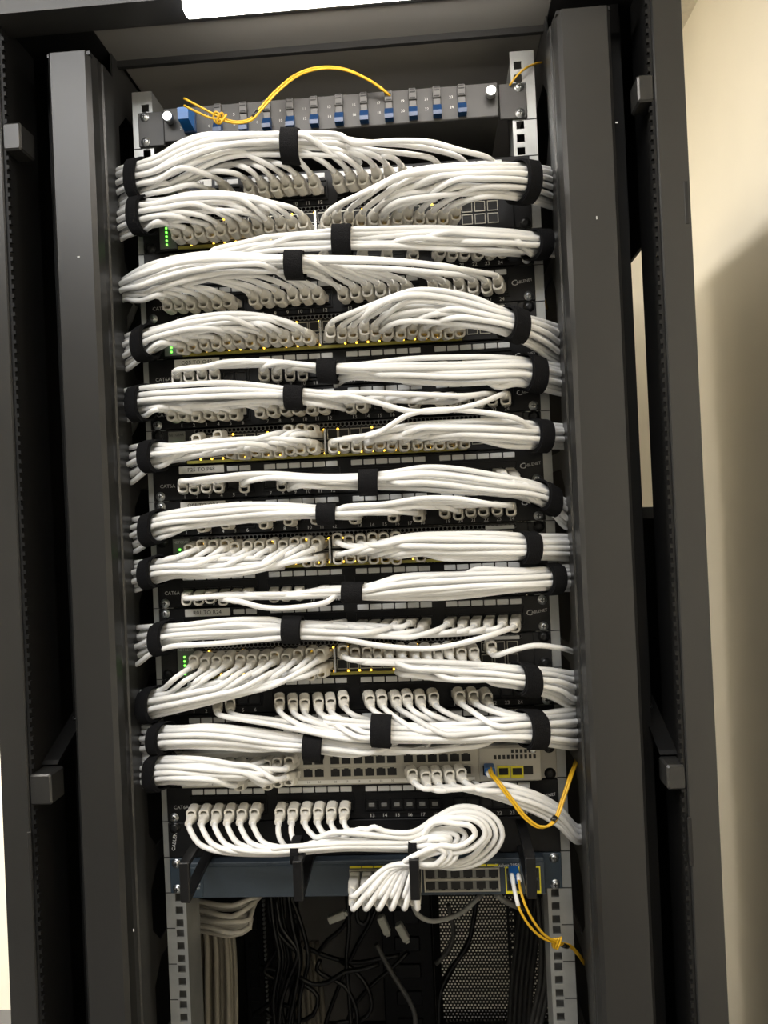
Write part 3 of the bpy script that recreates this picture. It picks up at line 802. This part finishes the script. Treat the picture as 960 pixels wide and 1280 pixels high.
# row 4: third patch panel, all ports seen
B = Bundle('L', [(157, 345, 377), (171, 335, 379), (187, 328, 376), (215, 320, 364), (255, 314, 354), (296, 314, 348), (340, 317, 347), (368, 318, 346), (420, 320, 346), (460, 321, 347), (529, 326, 348), (575, 332, 350), (605, 340, 353)], body=-.088, hy=.011, y_edge=-.02, run=90)
panel_bundle(B, 5, R_(1, 25), gap=62, order=1, amp=.07, fill=4, fill_to=380)
B.strap(369, 23, 'black fabric tie around the middle of the third patch panel bundle')
# row 5: second black switch
B = Bundle('L', [(160, 416, 464), (180, 411, 450), (195, 408, 437), (234, 396, 428), (296, 389, 420), (343, 394, 418), (374, 402, 418), (392, 413, 423)], body=-.062)
switch_bundle(B, 6, [(c, 1) for c in range(12)], gap=42, order=1, amp=.06, fill=4, fill_to=300)
B.strap(184, 21, 'black fabric tie on the left bundle of the second black switch')
B = Bundle('R', [(698, 405, 458), (675, 397, 444), (655, 392, 431), (636, 387, 422), (595, 371, 415), (551, 362, 412), (514, 361, 410), (476, 373, 412), (440, 388, 414), (418, 400, 418)], body=-.074, hy=.013, y_edge=-.01)
switch_bundle(B, 6, [(c, 1) for c in range(12, 24)], gap=60, order=1, amp=.08, fill=7, fill_to=500)
B.strap(641, 23, 'black fabric tie on the right bundle of the second black switch')
# row 6: O25 panel
B = Bundle('R', [(698, 454, 495), (675, 449, 490), (652, 445, 484), (615, 443, 486), (576, 444, 488), (498, 447, 486), (429, 453, 478), (397, 453, 474), (359, 449, 467), (315, 447, 466), (265, 453, 470), (240, 461, 474)], body=-.062)
panel_bundle(B, 7, [1, 2, 3, 4, 7, 8, 9, 10, 13, 15, 17, 19, 21, 23], gap=40, order=1, amp=.12, fill=8, fill_to=440)
B.strap(410, 25, 'black fabric tie on the middle of the O25 TO O48 bundle'); B.strap(664, 24, 'black fabric tie on the right end of the O25 TO O48 bundle')
# row 7: fifth panel
B = Bundle('L', [(160, 487, 528), (178, 484, 524), (195, 482, 520), (230, 479, 519), (290, 477, 516), (335, 481, 510), (368, 485, 509), (421, 490, 513), (482, 491, 510), (545, 494, 508), (600, 496, 506), (620, 497, 506)], body=-.064)
panel_bundle(B, 8, [1, 2, 3, 4, 5, 6, 7, 8, 9, 10, 11, 12, 13, 14, 16, 18, 19, 20, 21, 22, 23, 24], gap=45, order=1, amp=.06, fill=5, fill_to=400, special={21: [(430, 494), (470, 503), (514, 514), (560, 513), (600, 504)], 20: [(440, 491), (520, 493), (580, 495)]})
B.strap(178, 22, 'black fabric tie on the left end of the fifth patch panel bundle'); B.strap(369, 24, 'black fabric tie on the middle of the fifth patch panel bundle')
# row 8: third black switch
B = Bundle('L', [(165, 556, 606), (182, 552, 592), (204, 554, 584), (235, 551, 577), (265, 548, 573), (327, 545, 563), (385, 545, 560)], body=-.062)
switch_bundle(B, 9, [(c, 1) for c in range(4, 12)] + [(c, 0) for c in (1, 3, 9, 10, 11)], gap=45, order=1, amp=.10, fill=5, fill_to=300)
B.strap(193, 22, 'black fabric tie on the left bundle of the third black switch')
B = Bundle('R', [(702, 529, 562), (684, 528, 562), (660, 526, 562), (620, 524, 559), (576, 524, 556), (514, 527, 554), (467, 537, 556), (430, 549, 560)], body=-.064)
switch_bundle(B, 9, [(c, 1) for c in range(12, 24)], gap=45, order=1, amp=.12, fill=6, fill_to=480, special={2: [(645, 523), (600, 515), (555, 512), (512, 518), (475, 540)]})
B.strap(672, 22, 'black fabric tie on the right bundle of the third black switch')
# row 9: P25 panel
B = Bundle('R', [(706, 622, 662), (692, 612, 646), (675, 603, 634), (640, 595, 628), (623, 592, 627), (576, 584, 624), (529, 581, 619), (479, 588, 616), (440, 591, 615), (390, 591, 614), (343, 588, 612), (302, 590, 611), (262, 595, 610)], body=-.064)
panel_bundle(B, 10, [1, 2, 3, 4, 6, 8, 10, 12, 14, 16, 18, 20, 23, 24], gap=38, order=1, amp=.12, fill=7, fill_to=380)
B.strap(461, 24, 'black fabric tie on the middle of the P25 TO P48 bundle'); B.strap(682, 23, 'black fabric tie on the right end of the P25 TO P48 bundle')
# row 10: Q01 panel
B = Bundle('L', [(168, 646, 693), (186, 643, 682), (204, 639, 673), (235, 633, 668), (280, 629, 663), (327, 627, 658), (396, 631, 652), (420, 633, 652), (482, 631, 648), (530, 625, 644), (580, 625, 640), (620, 630, 640)], body=-.064)
panel_bundle(B, 11, [3, 5, 7, 9, 11, 13, 16, 18, 19, 20, 21, 22, 23, 24], gap=45, order=1, amp=.12, fill=6, fill_to=420, special={13: [(430, 634), (482, 630), (529, 623), (576, 624), (612, 630)]})
B.strap(194, 23, 'black fabric tie on the left end of the Q01 panel bundle'); B.strap(409, 24, 'black fabric tie on the middle of the Q01 panel bundle')
# row 11: fourth black switch
B = Bundle('L', [(170, 700, 741), (187, 698, 735), (203, 698, 726), (235, 693, 725), (265, 690, 724), (312, 688, 720), (359, 687, 708), (398, 685, 695)], body=-.064)
switch_bundle(B, 12, [(c, 0) for c in range(12)] + [(10, 1), (11, 1)], gap=40, order=-1, amp=.16, fill=5, fill_to=320)
B.strap(193, 22, 'black fabric tie on the left bundle of the fourth black switch')
B = Bundle('R', [(708, 667, 702), (684, 667, 701), (657, 667, 700), (620, 664, 701), (560, 663, 701), (498, 668, 697), (451, 682, 696), (430, 686, 696)], body=-.064)
switch_bundle(B, 12, [(c, 0) for c in range(12, 18)] + [(c, 1) for c in (12, 13, 14, 15, 16, 17, 19)], gap=40, order=1, amp=.12, fill=7, fill_to=480)
B.strap(658, 22, 'black fabric tie on the right bundle of the fourth black switch')
# row 12: eighth panel
B = Bundle('R', [(710, 705, 740), (697, 706, 739), (670, 708, 740), (607, 708, 746), (560, 709, 750), (498, 715, 751), (453, 730, 750), (427, 731, 748), (359, 735, 750), (296, 736, 750), (255, 738, 749)], body=-.064)
panel_bundle(B, 13, [1, 2, 3, 4, 5, 6, 7, 8, 9, 11, 13, 16, 19], gap=36, order=-1, amp=.12, fill=8, fill_to=420, special={3: [(410, 752), (360, 760), (327, 759), (300, 752)]})
B.strap(441, 26, 'black fabric tie on the middle of the eighth patch panel bundle'); B.strap(687, 22, 'black fabric tie on the right end of the eighth patch panel bundle')
# row 13: R01 panel
B = Bundle('L', [(174, 781, 832), (194, 779, 820), (216, 778, 811), (265, 773, 806), (312, 771, 803), (364, 773, 799), (420, 776, 800), (467, 778, 801), (514, 782, 803), (560, 784, 802), (607, 784, 797)], body=-.064)
panel_bundle(B, 14, [8, 10, 12, 13, 14, 15, 16, 17, 18, 19, 20, 21, 22, 23, 24], gap=42, order=-1, amp=.12, fill=6, fill_to=400, special={14: [(430, 799), (482, 808), (545, 810), (600, 798)]})
B.strap(206, 22, 'black fabric tie on the left end of the R01 TO R24 bundle'); B.strap(366, 24, 'black fabric tie on the middle of the R01 TO R24 bundle')
# row 14: fifth black switch
B = Bundle('L', [(178, 862, 902), (196, 860, 898), (215, 858, 893), (250, 850, 885), (296, 840, 873), (340, 832, 861), (380, 826, 846), (410, 822, 836)], body=-.064)
switch_bundle(B, 15, [(c, 0) for c in range(12)] + [(10, 1), (11, 1)], gap=48, order=-1, amp=.06, fill=4, fill_to=300)
B.strap(191, 22, 'black fabric tie on the left bundle of the fifth black switch')
B = Bundle('R', [(716, 838, 888), (690, 834, 876), (660, 832, 866), (620, 828, 858), (576, 824, 859), (514, 823, 850), (460, 824, 840), (436, 826, 838)], body=-.064, hy=.014)
switch_bundle(B, 15, [(c, 0) for c in range(12, 24)], gap=42, order=1, amp=.10, fill=7, fill_to=520)
B.strap(657, 24, 'black fabric tie on the right bundle of the fifth black switch')
# single loose cable from the fifth black switch
P = np.array([at(611, 813, -.02)[0], -.0065, zc(15) + SUP])
patch_cable([P + (0, -.014, 0), P + (0, -.028, 0), P + (.004, -.042, -.003), at(640, 813, -.06), at(668, 807, -.06), at(700, 810, -.045), at(712, 813, -.02), at(722, 818, .02)], [(P, 1, (0, 0, .1))],
            'single loose white patch cable running right from the fifth black switch', 'patch cables of the fifth black switch')
# row 15: tenth panel, cables hanging down to the right
gm = lambda k: K['cable2'] if k % 3 == 1 else K['cable']
B = Bundle('R', [(718, 883, 938), (696, 886, 936), (665, 890, 931), (630, 893, 928), (590, 896, 930), (540, 900, 930), (478, 897, 928), (430, 890, 926), (392, 884, 920), (350, 878, 912), (310, 880, 905)], body=-.07, hy=.014)
panel_bundle(B, 16, [3, 4, 7, 8, 9, 10, 11, 12, 13, 14, 15, 16, 17, 18, 19, 20, 21], sgn=1, gap=58, order=-1, amp=.08, fill=7, fill_to=420, mats=gm)
B.strap(477, 25, 'black fabric tie on the middle of the tenth patch panel bundle'); B.strap(664, 25, 'black fabric tie on the right end of the tenth patch panel bundle')
# row 16: eleventh panel, from the left
B = Bundle('L', [(182, 905, 948), (200, 905, 940), (213, 906, 937), (254, 904, 936), (300, 908, 938), (350, 915, 944), (392, 921, 946), (430, 926, 950), (480, 930, 953), (530, 934, 948), (570, 930, 942)], body=-.060)
panel_bundle(B, 17, [8, 10, 12, 14, 16, 18, 20, 22], sgn=1, gap=50, order=1, amp=.12, fill=5, fill_to=440)
B.strap(203, 20, 'black fabric tie on the left end of the eleventh patch panel bundle'); B.strap(392, 24, 'short black fabric tie just above the empty ports of the warm grey switch')
# row 17: warm grey switch
B = Bundle('L', [(180, 945, 986), (198, 944, 985), (211, 944, 981), (254, 943, 983), (300, 952, 980), (340, 957, 974), (362, 958, 972)], body=-.064)
g_ = [(0, 4), (0, 5), (0, 6), (0, 7), (0, 8), (0, 9), (1, 5), (1, 7), (1, 8), (1, 9)]
B.cables([(g18(c, r), 1) if False else ((gx[c], -.012, zc(18) + (.0085 if r == 0 else -.0065)), 1 if r == 0 else -1) for r, c in g_],
         labels=[f'white patch cable in {"upper" if r == 0 else "lower"} port {c + 1} from the left on the warm grey switch' for r, c in g_], group='patch cables of the warm grey switch', gap=36, amp=.12, fill=5, fill_to=300)
B.strap(199, 21, 'black fabric tie on the left bundle of the warm grey switch')
B = Bundle('R', [(722, 1030, 1056), (712, 1018, 1046), (699, 1006, 1036), (667, 988, 1018), (630, 978, 1004), (586, 972, 992), (545, 968, 984), (517, 966, 980)], body=-.055, hy=.008, y_edge=-.01)
g_ = [18, 19, 20, 21, 22]
B.cables([((gx[c], -.012, zc(18) - .0065), 1) for c in g_], labels=[f'white patch cable in lower port {24 - c} from the right on the warm grey switch' for c in g_], group='patch cables of the warm grey switch', gap=62, order=-1, amp=.05, fill=1, fill_to=620)

# row 18: lowest panel through the manager rings, coiled, to the blue-grey switch
def loopcable(k):
    n = k + 1
    P = np.array(pp(19, n)); q = (k + .5) / 12
    u0, v0 = pix(P + np.array([0, -.042, 0]))
    pts = [P + (0, -.014, 0), P + (0, -.028, -.001), P + (.002, -.041, -.006)]
    lay = -.060 - .009 * (k % 3)
    if k < 6:
        pts += [at(u0 + 3, v0 + 9, -.052), at(u0 + 14, v0 + 27, -.058), at(u0 + 38, min(v0 + 44, 1060) + (5 - k) * .8, lay), at(340, 1060 + (5 - k) * 1.6, lay), at(372, 1058 + (5 - k) * 1.6, lay), at(430, 1054 + (5 - k) * 1.4, lay)]
    elif k < 8:
        pts += [at(u0 + 1, v0 + 9, -.052), at(u0 + 3, v0 + 23, -.058), at(u0 + 15, v0 + 37, lay), at(u0 + 45, 1051 + (7 - k) * 2.5, lay), at(450, 1051 + (7 - k) * 2.5, lay)]
    else:
        pts += [at(u0 + 3, v0 + 9, -.052), at(u0 + 14, v0 + 22, -.058), at(u0 + 40, 1034 + (11 - k) * 2.2, lay), at(480, 1039 + (11 - k) * 2, lay)]
    en = {0: 1062, 1: 1060, 2: 1058, 3: 1056, 4: 1054, 5: 1052, 6: 1050, 7: 1048, 8: 1046, 9: 1044, 10: 1042, 11: 1040}[k]
    pts.append(at(516, en, lay))
    kind, j = {11: (0, 0), 10: (0, 1), 8: (0, 2), 6: (0, 3), 4: (0, 4), 9: (1, 0), 7: (1, 1), 5: (1, 2), 3: (1, 3), 2: (2, 0), 1: (2, 1), 0: (2, 2)}[k]
    if kind == 0:
        e = (0, 8, 16, 5, 10)[j]; y = -.058 - .004 * j; dx = rnd(-3, 3); dy = rnd(-2, 2)
        path = [(545, 1022 + e * .55), (572, 1009 + e * .8), (600, 1011 + e * .85), (622 - e * .8, 1026 + e * .5), (628 - e, 1045 + dy), (618 - e * .9, 1064 - e * .5), (596 - e * .5 + dx, 1079 - e * .45), (566, 1085 - e * .4), (538, 1080 - e * .3)]
        if j >= 3:
            f = (.62, .45)[j - 3]; y -= .012
            path = [(cu_[0], cu_[1]) if q == 0 else (570 + (cu_[0] - 572) * f * 1.15, 1043 + (cu_[1] - 1046) * f) for q, cu_ in enumerate(path)]
        pts += [at(u, v, y) for u, v in path] + [at(516, 1073 - e * .2, y - .004)]
    elif kind == 1:
        e = j * 5.0; y = -.074 - .003 * j
        path = [(542, 1038 + e * .7), (562, 1036 + e), (576 - e * 1.4, 1038 + e), (582 - e * 2.0, 1045 + e * .6), (574 - e * 1.6, 1054 + e * .3), (558, 1059 + e * .2), (536, 1065 + e * .2)]
        pts += [at(u, v, y) for u, v in path] + [at(516, 1074 + e * .3, y + .002)]
    else:
        e = j * 5.0; y = -.080 - .003 * j
        path = [(545, 1055 + e * .4), (562 - e, 1056 + e * .6), (572 - e * 1.6, 1065 + e * .2), (563 - e * 1.3, 1078 - e * .2), (542, 1083 - e * .2)]
        pts += [at(u, v, y) for u, v in path] + [at(516, 1082 - e * .2, y + .002)]
    # down to the switch
    x = bx[k // 2]; zz = .0047 if k % 2 == 0 else -.0092
    Q = np.array([x, -.017, zc(21) + zz]); uq, vq = pix(Q + np.array([0, -.042, 0]))
    if uq < 505: pts.append(at((517 + uq) / 2 + 6, 1084 + 4 * (k % 2), -.074))
    pts.append(Q + (.004, -.060, .004)); pts.append(Q + (.001, -.042, .0)); pts.append(Q + (0, -.028, 0)); pts.append(Q + (0, -.014, 0))
    patch_cable(pts, [(P, 1, (.1, 0, 0)), (Q, -1, (0, 0, 0))], f'cream patch cable from port {n} of the lowest patch panel, coiled by the cable manager', 'coiled patch cables of the lowest patch panel', K['cable'])
for k in range(12): loopcable(k)
for u, v, lab in ((371, 1061, 'small black tie on the cream cables at the left manager ring'), (516, 1054, 'small black tie on the cream cables at the coil'), ):
    st_ = [(u - 40, v - 10, v + 11), (u, v - 10, v + 10), (u + 40, v - 10, v + 11)]
    Bq = Bundle('L', st_, body=-.064, y_edge=-.064, hy=.011); Bq.strap(u, 11, lab, extra=.001)

o = FILL.build('patch_cable', K['cable']); tag(o, 'white patch cables packed out of sight inside the strapped bundles', 'cable', kind='stuff')

# ------------------------------------------------------------------ yellow fibre leads
def fibre(name, paths, r, label, m='yellow', extra=None):
    o = empty(name, tuple(paths[0][0])); tag(o, label, 'fibre cable')
    off = tuple(-c for c in paths[0][0])
    for p in paths: MB().tube(spline(p, .004), r, 8).build('strand', K[m], o, off)
    return o, off
d = lambda u, v, y: at(u, v, y)
A1 = [d(230, 123, -.052), d(245, 131, -.052), d(262, 140, -.05), d(276, 147, -.05), d(295, 152, -.05), d(312, 149, -.05), d(325, 135, -.045), d(345, 113, -.035), d(372, 92, -.03), d(400, 84, -.03), d(430, 86, -.03), d(460, 99, -.028), d(478, 111, -.022), d(487, 119, -.016)]
A2 = [d(230, 132, -.052), d(246, 140, -.052), d(262, 147, -.052), d(276, 150, -.053), d(295, 154, -.053), d(313, 151, -.053), d(327, 137, -.048), d(347, 115, -.038), d(374, 94, -.033), d(402, 86, -.033), d(432, 88, -.033), d(462, 101, -.03), d(479, 113, -.022), d(489, 121, -.014)]
o, off = fibre('fibre_lead', [A1, A2], .0014, 'yellow fibre lead arching over the fibre panel from its blue connector')
kn = MB()
for q in range(3):
    c0 = d(275 + (q - 1) * 4, 148 + (q - 1), -.053)
    kn.tube(spline([c0 + np.array([.004 * math.cos(t), -.004 * math.sin(t) * .6, .0055 * math.sin(t + q)]) for t in np.linspace(0, 6.2, 9)], .002), .0013, 6)
kn.build('knot', K['yellow'], o, off)
MB().tube([d(316, 147, -.049), d(323, 139, -.046)], .0026, 8).build('black_sleeve', K['cord'], o, off)
fibre('fibre_lead', [[d(637, 107, -.006), d(645, 96, -.01), d(656, 86, -.01), d(668, 80, .0), d(678, 78, .02), d(690, 77, .06)]], .0013, 'short yellow fibre lead curving over the top of the right rail')
B1 = [d(611, 961, -.03), d(613, 968, -.045), d(622, 979, -.065), d(640, 1003, -.072), d(656, 1023, -.075), d(672, 1034, -.075), d(684, 1033, -.075), d(693, 1024, -.07), d(702, 1000, -.06), d(712, 970, -.045), d(718, 955, -.0), d(722, 940, .04)]
B2 = [p + np.array([.0026, -.001, .0012]) for p in B1]
o, off = fibre('fibre_lead', [B1, B2], .0015, 'yellow fibre lead dipping in a V from the warm grey switch module')
p = d(611, 959, -.012); MB().bev(p[0] - .006, p[0] + .006, -.034, -.010, p[2] - .004, p[2] + .0055, .001).build('blue_connector', K['blue2'], o, off)
MB().tube([d(609, 966, -.034), d(612, 970, -.042)], .0026, 8).tube([d(614, 965, -.034), d(616, 969, -.042)], .0026, 8).build('connector_boot', K['cable'], o, off)
MB().tube([d(691, 1027, -.072), d(695, 1021, -.069)], .0034, 8).build('black_sleeve', K['cord'], o, off)
C1 = [d(640, 1093, -.042), d(643, 1112, -.06), d(648, 1133, -.07), d(660, 1155, -.07), d(676, 1171, -.062), d(692, 1178, -.05), d(702, 1181, -.03), d(713, 1184, -.015), d(722, 1193, -.004), d(730, 1205, .02)]
C2 = [d(648, 1093, -.042), d(650, 1110, -.06), d(656, 1130, -.07), d(666, 1150, -.07), d(680, 1168, -.062), d(693, 1176, -.052), d(702, 1179, -.033), d(713, 1182, -.018), d(722, 1191, -.006), d(731, 1204, .02)]
o, off = fibre('fibre_lead', [C1, C2], .0015, 'yellow fibre lead hanging from the blue-grey switch to the right rail')
p = d(642, 1090, -.02); MB().bev(p[0] - .0058, p[0] + .0058, -.042, -.014, p[2] - .004, p[2] + .006, .001).build('blue_connector', K['blue2'], o, off)
MB().tube(spline(C1[:3], .004), [.0026] * 3 + [.0024] * (len(spline(C1[:3], .004)) - 3), 8).tube(spline([C2[0], (C2[0] + C2[1]) / 2], .004), .0026, 8).build('connector_boot', K['cable'], o, off)
kn = MB()
for q in range(4):
    c0 = d(696 + (q - 1.5) * 2, 1179, -.047)
    kn.tube(spline([c0 + np.array([.005 * math.cos(t) * .5, -.004 * math.sin(t) * .6, .0068 * math.sin(t + q * .5)]) for t in np.linspace(0, 6.2, 9)], .002), .0012, 6)
kn.build('knot', K['yellow'], o, off)
MB().tube([d(703, 1181, -.031), d(709, 1183, -.022)], .003, 8).build('black_sleeve', K['cord'], o, off)
fibre('fibre_lead', [[d(677, 381, .012), d(676, 377, .008), d(679, 374, .008), d(681, 377, .014), d(684, 386, .04)]], .0016, 'tiny yellow fibre loop peeking out right of the third patch panel')

# ------------------------------------------------------------------ behind the rails, lower bay
def cord(pts, r, m, name, label, cat, group, step=.012):
    o = MB().tube(spline(pts, step), r, 7).build(name, K[m]); tag(o, label, cat, group); return o
for k in range(11):                   # sagging coil of trunk cables under the blue-grey switch
    v = 1128 + k * 3.6; y = .10 + .02 * (k % 3)
    cord([d(238, v - 4, y + .02), d(262, v + rnd(-2, 2), y), d(290, v + 4 + rnd(-3, 3), y - .01), d(312, v - 2 + rnd(-4, 2), y), d(328 - k * 1.8, 1118 + k, y + .03), d(336, 1100, y + .08)], .0036, 'trunk', 'trunk_cable',
         'cream trunk cable in the sagging coil under the blue-grey switch', 'cable', 'coiled trunk cables')
for k in range(12):
    u = 246 + k * 4.0 + (k % 2) * 1.5; y = .16 + .02 * (k % 3)
    cord([d(u - 3 + rnd(-2, 2), 1150, y), d(u + rnd(-1, 1), 1185, y), d(u + (k - 4) * .4, 1230, y), d(u + (k - 4) * .3 + 1, 1300, y)], .0042, 'beigec', 'trunk_cable',
         'beige trunk cable hanging straight down behind the left rail', 'cable', 'hanging trunk cables')
for k in range(6):
    u = 372 + k * 6
    cord([d(u - 6, 1176, .61), d(u - 3, 1205, .60), d(u + rnd(-2, 2), 1240, .58), d(u + 4, 1300, .58)], .0052, 'beigec', 'trunk_cable',
         'beige trunk cable hanging at the back behind the black cords', 'cable', 'rear trunk cables')
for k in range(5):
    u = 640 + k * 6
    cord([d(u + 12, 1120, .55), d(u + 6, 1180, .52), d(u, 1230, .5), d(u - 4, 1300, .5)], .0050, 'greyd', 'trunk_cable',
         'grey cable hanging behind the right rail beside the perforated door', 'cable', 'grey cables on the right')
for k in range(3):
    u = 672 + k * 6
    cord([d(u, 1120, .3), d(u + 5, 1180, .3), d(u + 3, 1230, .3), d(u - 4, 1262, .3), d(u - 12, 1300, .3)], .0045, 'greyd', 'trunk_cable',
         'grey cable hanging close to the right mounting rail holes', 'cable', 'grey cables near the right rail')
# power strips
for u0, u1, y, lab in ((306, 331, .50, 'black vertical power strip on the left of the lower bay'), (478, 542, .62, 'wide black vertical power strip in the middle of the lower bay')):
    a = d(u0, 1200, y); b = d(u1, 1200, y)
    o = empty('power_strip', ((a[0] + b[0]) / 2, y, .15)); tag(o, lab, 'power strip'); off = tuple(-c for c in o.location)
    MB().bev(a[0], b[0], y, y + .05, .15, 1.15, .003).build('strip_body', K['black'], o, off)
    w = b[0] - a[0]
    for k in range(14):
        zz = .3 + k * .055; MB().bev(a[0] + w * .25, b[0] - w * .25, y - .003, y + .001, zz, zz + .03, .002).build('socket', K['blackp'], o, off)
    if w < .05:
        sk = MB()
        for k in range(60):
            zz = .35 + k * .0085; sk.bev(b[0] - .001, b[0] + .004, y - .002, y + .004, zz, zz + .005, .001)
        sk.build('metal_edge', K['zinc'], o, off)
# black power cords
cl = 'black power cord in the tangle of the lower bay'
CORDS = [
    [(345, 1125), (352, 1160), (372, 1190), (360, 1225), (350, 1262), (352, 1300)],
    [(335, 1120), (338, 1150), (360, 1180), (375, 1195), (368, 1240), (364, 1300)],
    [(325, 1208), (345, 1213), (353, 1218), (352, 1240), (335, 1256), (318, 1268)],
    [(328, 1262), (345, 1275), (372, 1277), (392, 1268), (397, 1245), (384, 1233), (372, 1228)],
    [(380, 1183), (400, 1192), (425, 1200), (450, 1203), (475, 1198), (500, 1194)],
    [(372, 1220), (390, 1230), (410, 1228), (430, 1215), (450, 1212), (474, 1205)],
    [(434, 1120), (436, 1160), (433, 1200), (436, 1240), (440, 1300)],
    [(425, 1200), (445, 1215), (460, 1235), (464, 1262), (450, 1276), (425, 1278), (408, 1290)],
    [(398, 1190), (410, 1175), (428, 1160), (440, 1135), (442, 1115)],
    [(470, 1135), (462, 1155), (450, 1175), (440, 1195), (425, 1230), (410, 1270), (402, 1300)],
    [(452, 1120), (446, 1140), (448, 1152), (456, 1155), (462, 1142), (460, 1122)],
    [(400, 1200), (396, 1212), (410, 1222), (430, 1232), (445, 1260), (447, 1300)],
    [(350, 1180), (338, 1200), (330, 1214), (340, 1222), (355, 1226)],
    [(372, 1190), (370, 1215), (374, 1250), (366, 1260), (352, 1255), (346, 1266)],
    [(510, 1190), (490, 1210), (466, 1230), (440, 1262), (430, 1300)],
]
for k in range(7):
    u = 345 + k * 5
    CORDS.append([(u - 12 + rnd(-6, 6), 1116), (u + rnd(-5, 5), 1160), (u + 8 + rnd(-6, 6), 1200), (u + rnd(-8, 8), 1245), (u - 4 + rnd(-10, 10), 1300)])
for k, c in enumerate(CORDS):
    cord([d(u, v, .36 + .02 * (k % 5)) for u, v in c], .0040, 'cord', 'power_cable', cl, 'cord', 'black power cords')
cord([d(470, 1180, .3), d(486, 1210, .3), d(505, 1240, .3), d(517, 1262, .3), d(521, 1300, .3)], .0042, 'greyd', 'power_cable', 'dark grey cord slanting down over the wide black power strip', 'cord', None)
cord([d(598, 1110, .42), d(592, 1150, .42), d(585, 1180, .42), d(562, 1215, .42), d(551, 1240, .42), d(549, 1300, .42)], .0045, 'cord', 'power_cable', 'black cord hanging in front of the perforated rear door', 'cord', None)
cord([d(560, 1130, .3), d(565, 1150, .3), d(567, 1170, .3), d(560, 1188, .3), d(545, 1205, .3)], .0038, 'greyd', 'power_cable', 'short grey-tipped cord hanging left of the perforated door', 'cord', None)
cord([d(512, 1118, .02), d(516, 1130, .03), d(522, 1143, .03), d(536, 1151, .03), d(556, 1149, .04), d(578, 1140, .05), d(598, 1122, .06), d(610, 1108, .1)], .0032, 'greyc', 'grey_cord', 'grey cord looping below the blue-grey switch', 'cord', None, .006)
cord([d(488, 1118, .02), d(494, 1127, .03), d(505, 1131, .03), d(516, 1128, .03), d(522, 1118, .02)], .003, 'greyc', 'grey_cord', 'small grey cord loop under the cream plugs of the blue-grey switch', 'cord', None, .006)
cord([d(620, 1118, .04), d(634, 1128, .05), d(648, 1134, .08), d(660, 1136, .14)], .0036, 'greyc', 'grey_cord', 'grey cord disappearing behind the yellow lead under the blue-grey switch', 'cord', None, .006)
for u, v, a, lab in ((421, 1146, .35, 'pale grey connector, leftmost of three hanging among the black cords'), (480, 1156, -1.2, 'pale grey connector, middle of three hanging among the black cords'), (503, 1165, -1.1, 'pale grey connector, rightmost of three hanging among the black cords')):
    p = d(u, v, .33)
    o = MB().bev(-.015, .015, -.006, .006, -.006, .006, .0015).box(.0145, .019, -.0035, .0035, -.0035, .0035).box(-.010, .010, -.0066, -.0058, -.003, .003).build('cord_connector', K['plugw'], None, tuple(p))
    o.rotation_euler = (0, -a, 0); tag(o, lab, 'connector')
print('CABLES', COUNT[0])

# ------------------------------------------------------------------ light
def area(name, loc, size, sy, power, col, target):
    l = bpy.data.lights.new(name, 'AREA'); l.shape = 'RECTANGLE'; l.size = size; l.size_y = sy; l.energy = power; l.color = col
    o = bpy.data.objects.new(name, l); COL.objects.link(o); o.location = loc
    o.rotation_euler = (Vector(target) - Vector(loc)).to_track_quat('-Z', 'Y').to_euler()
    return o
area('ceiling_panel_light', (-.55, -1.45, 2.6), 1.4, .8, 25, (1, .99, .985), (-.55, -1.45, 0))
area('ceiling_panel_light', (-1.7, .3, 2.6), 1.0, 1.8, 100, (1, .955, .89), (-1.7, .3, 0))
W = bpy.data.worlds.new('world'); S.world = W; W.use_nodes = True
W.node_tree.nodes['Background'].inputs['Color'].default_value = (.9, .95, 1, 1); W.node_tree.nodes['Background'].inputs['Strength'].default_value = .05
S.view_settings.view_transform = 'Standard'; S.view_settings.look = 'None'; S.view_settings.gamma = 1; S.view_settings.use_curve_mapping = False
S.view_settings.exposure = 0.85
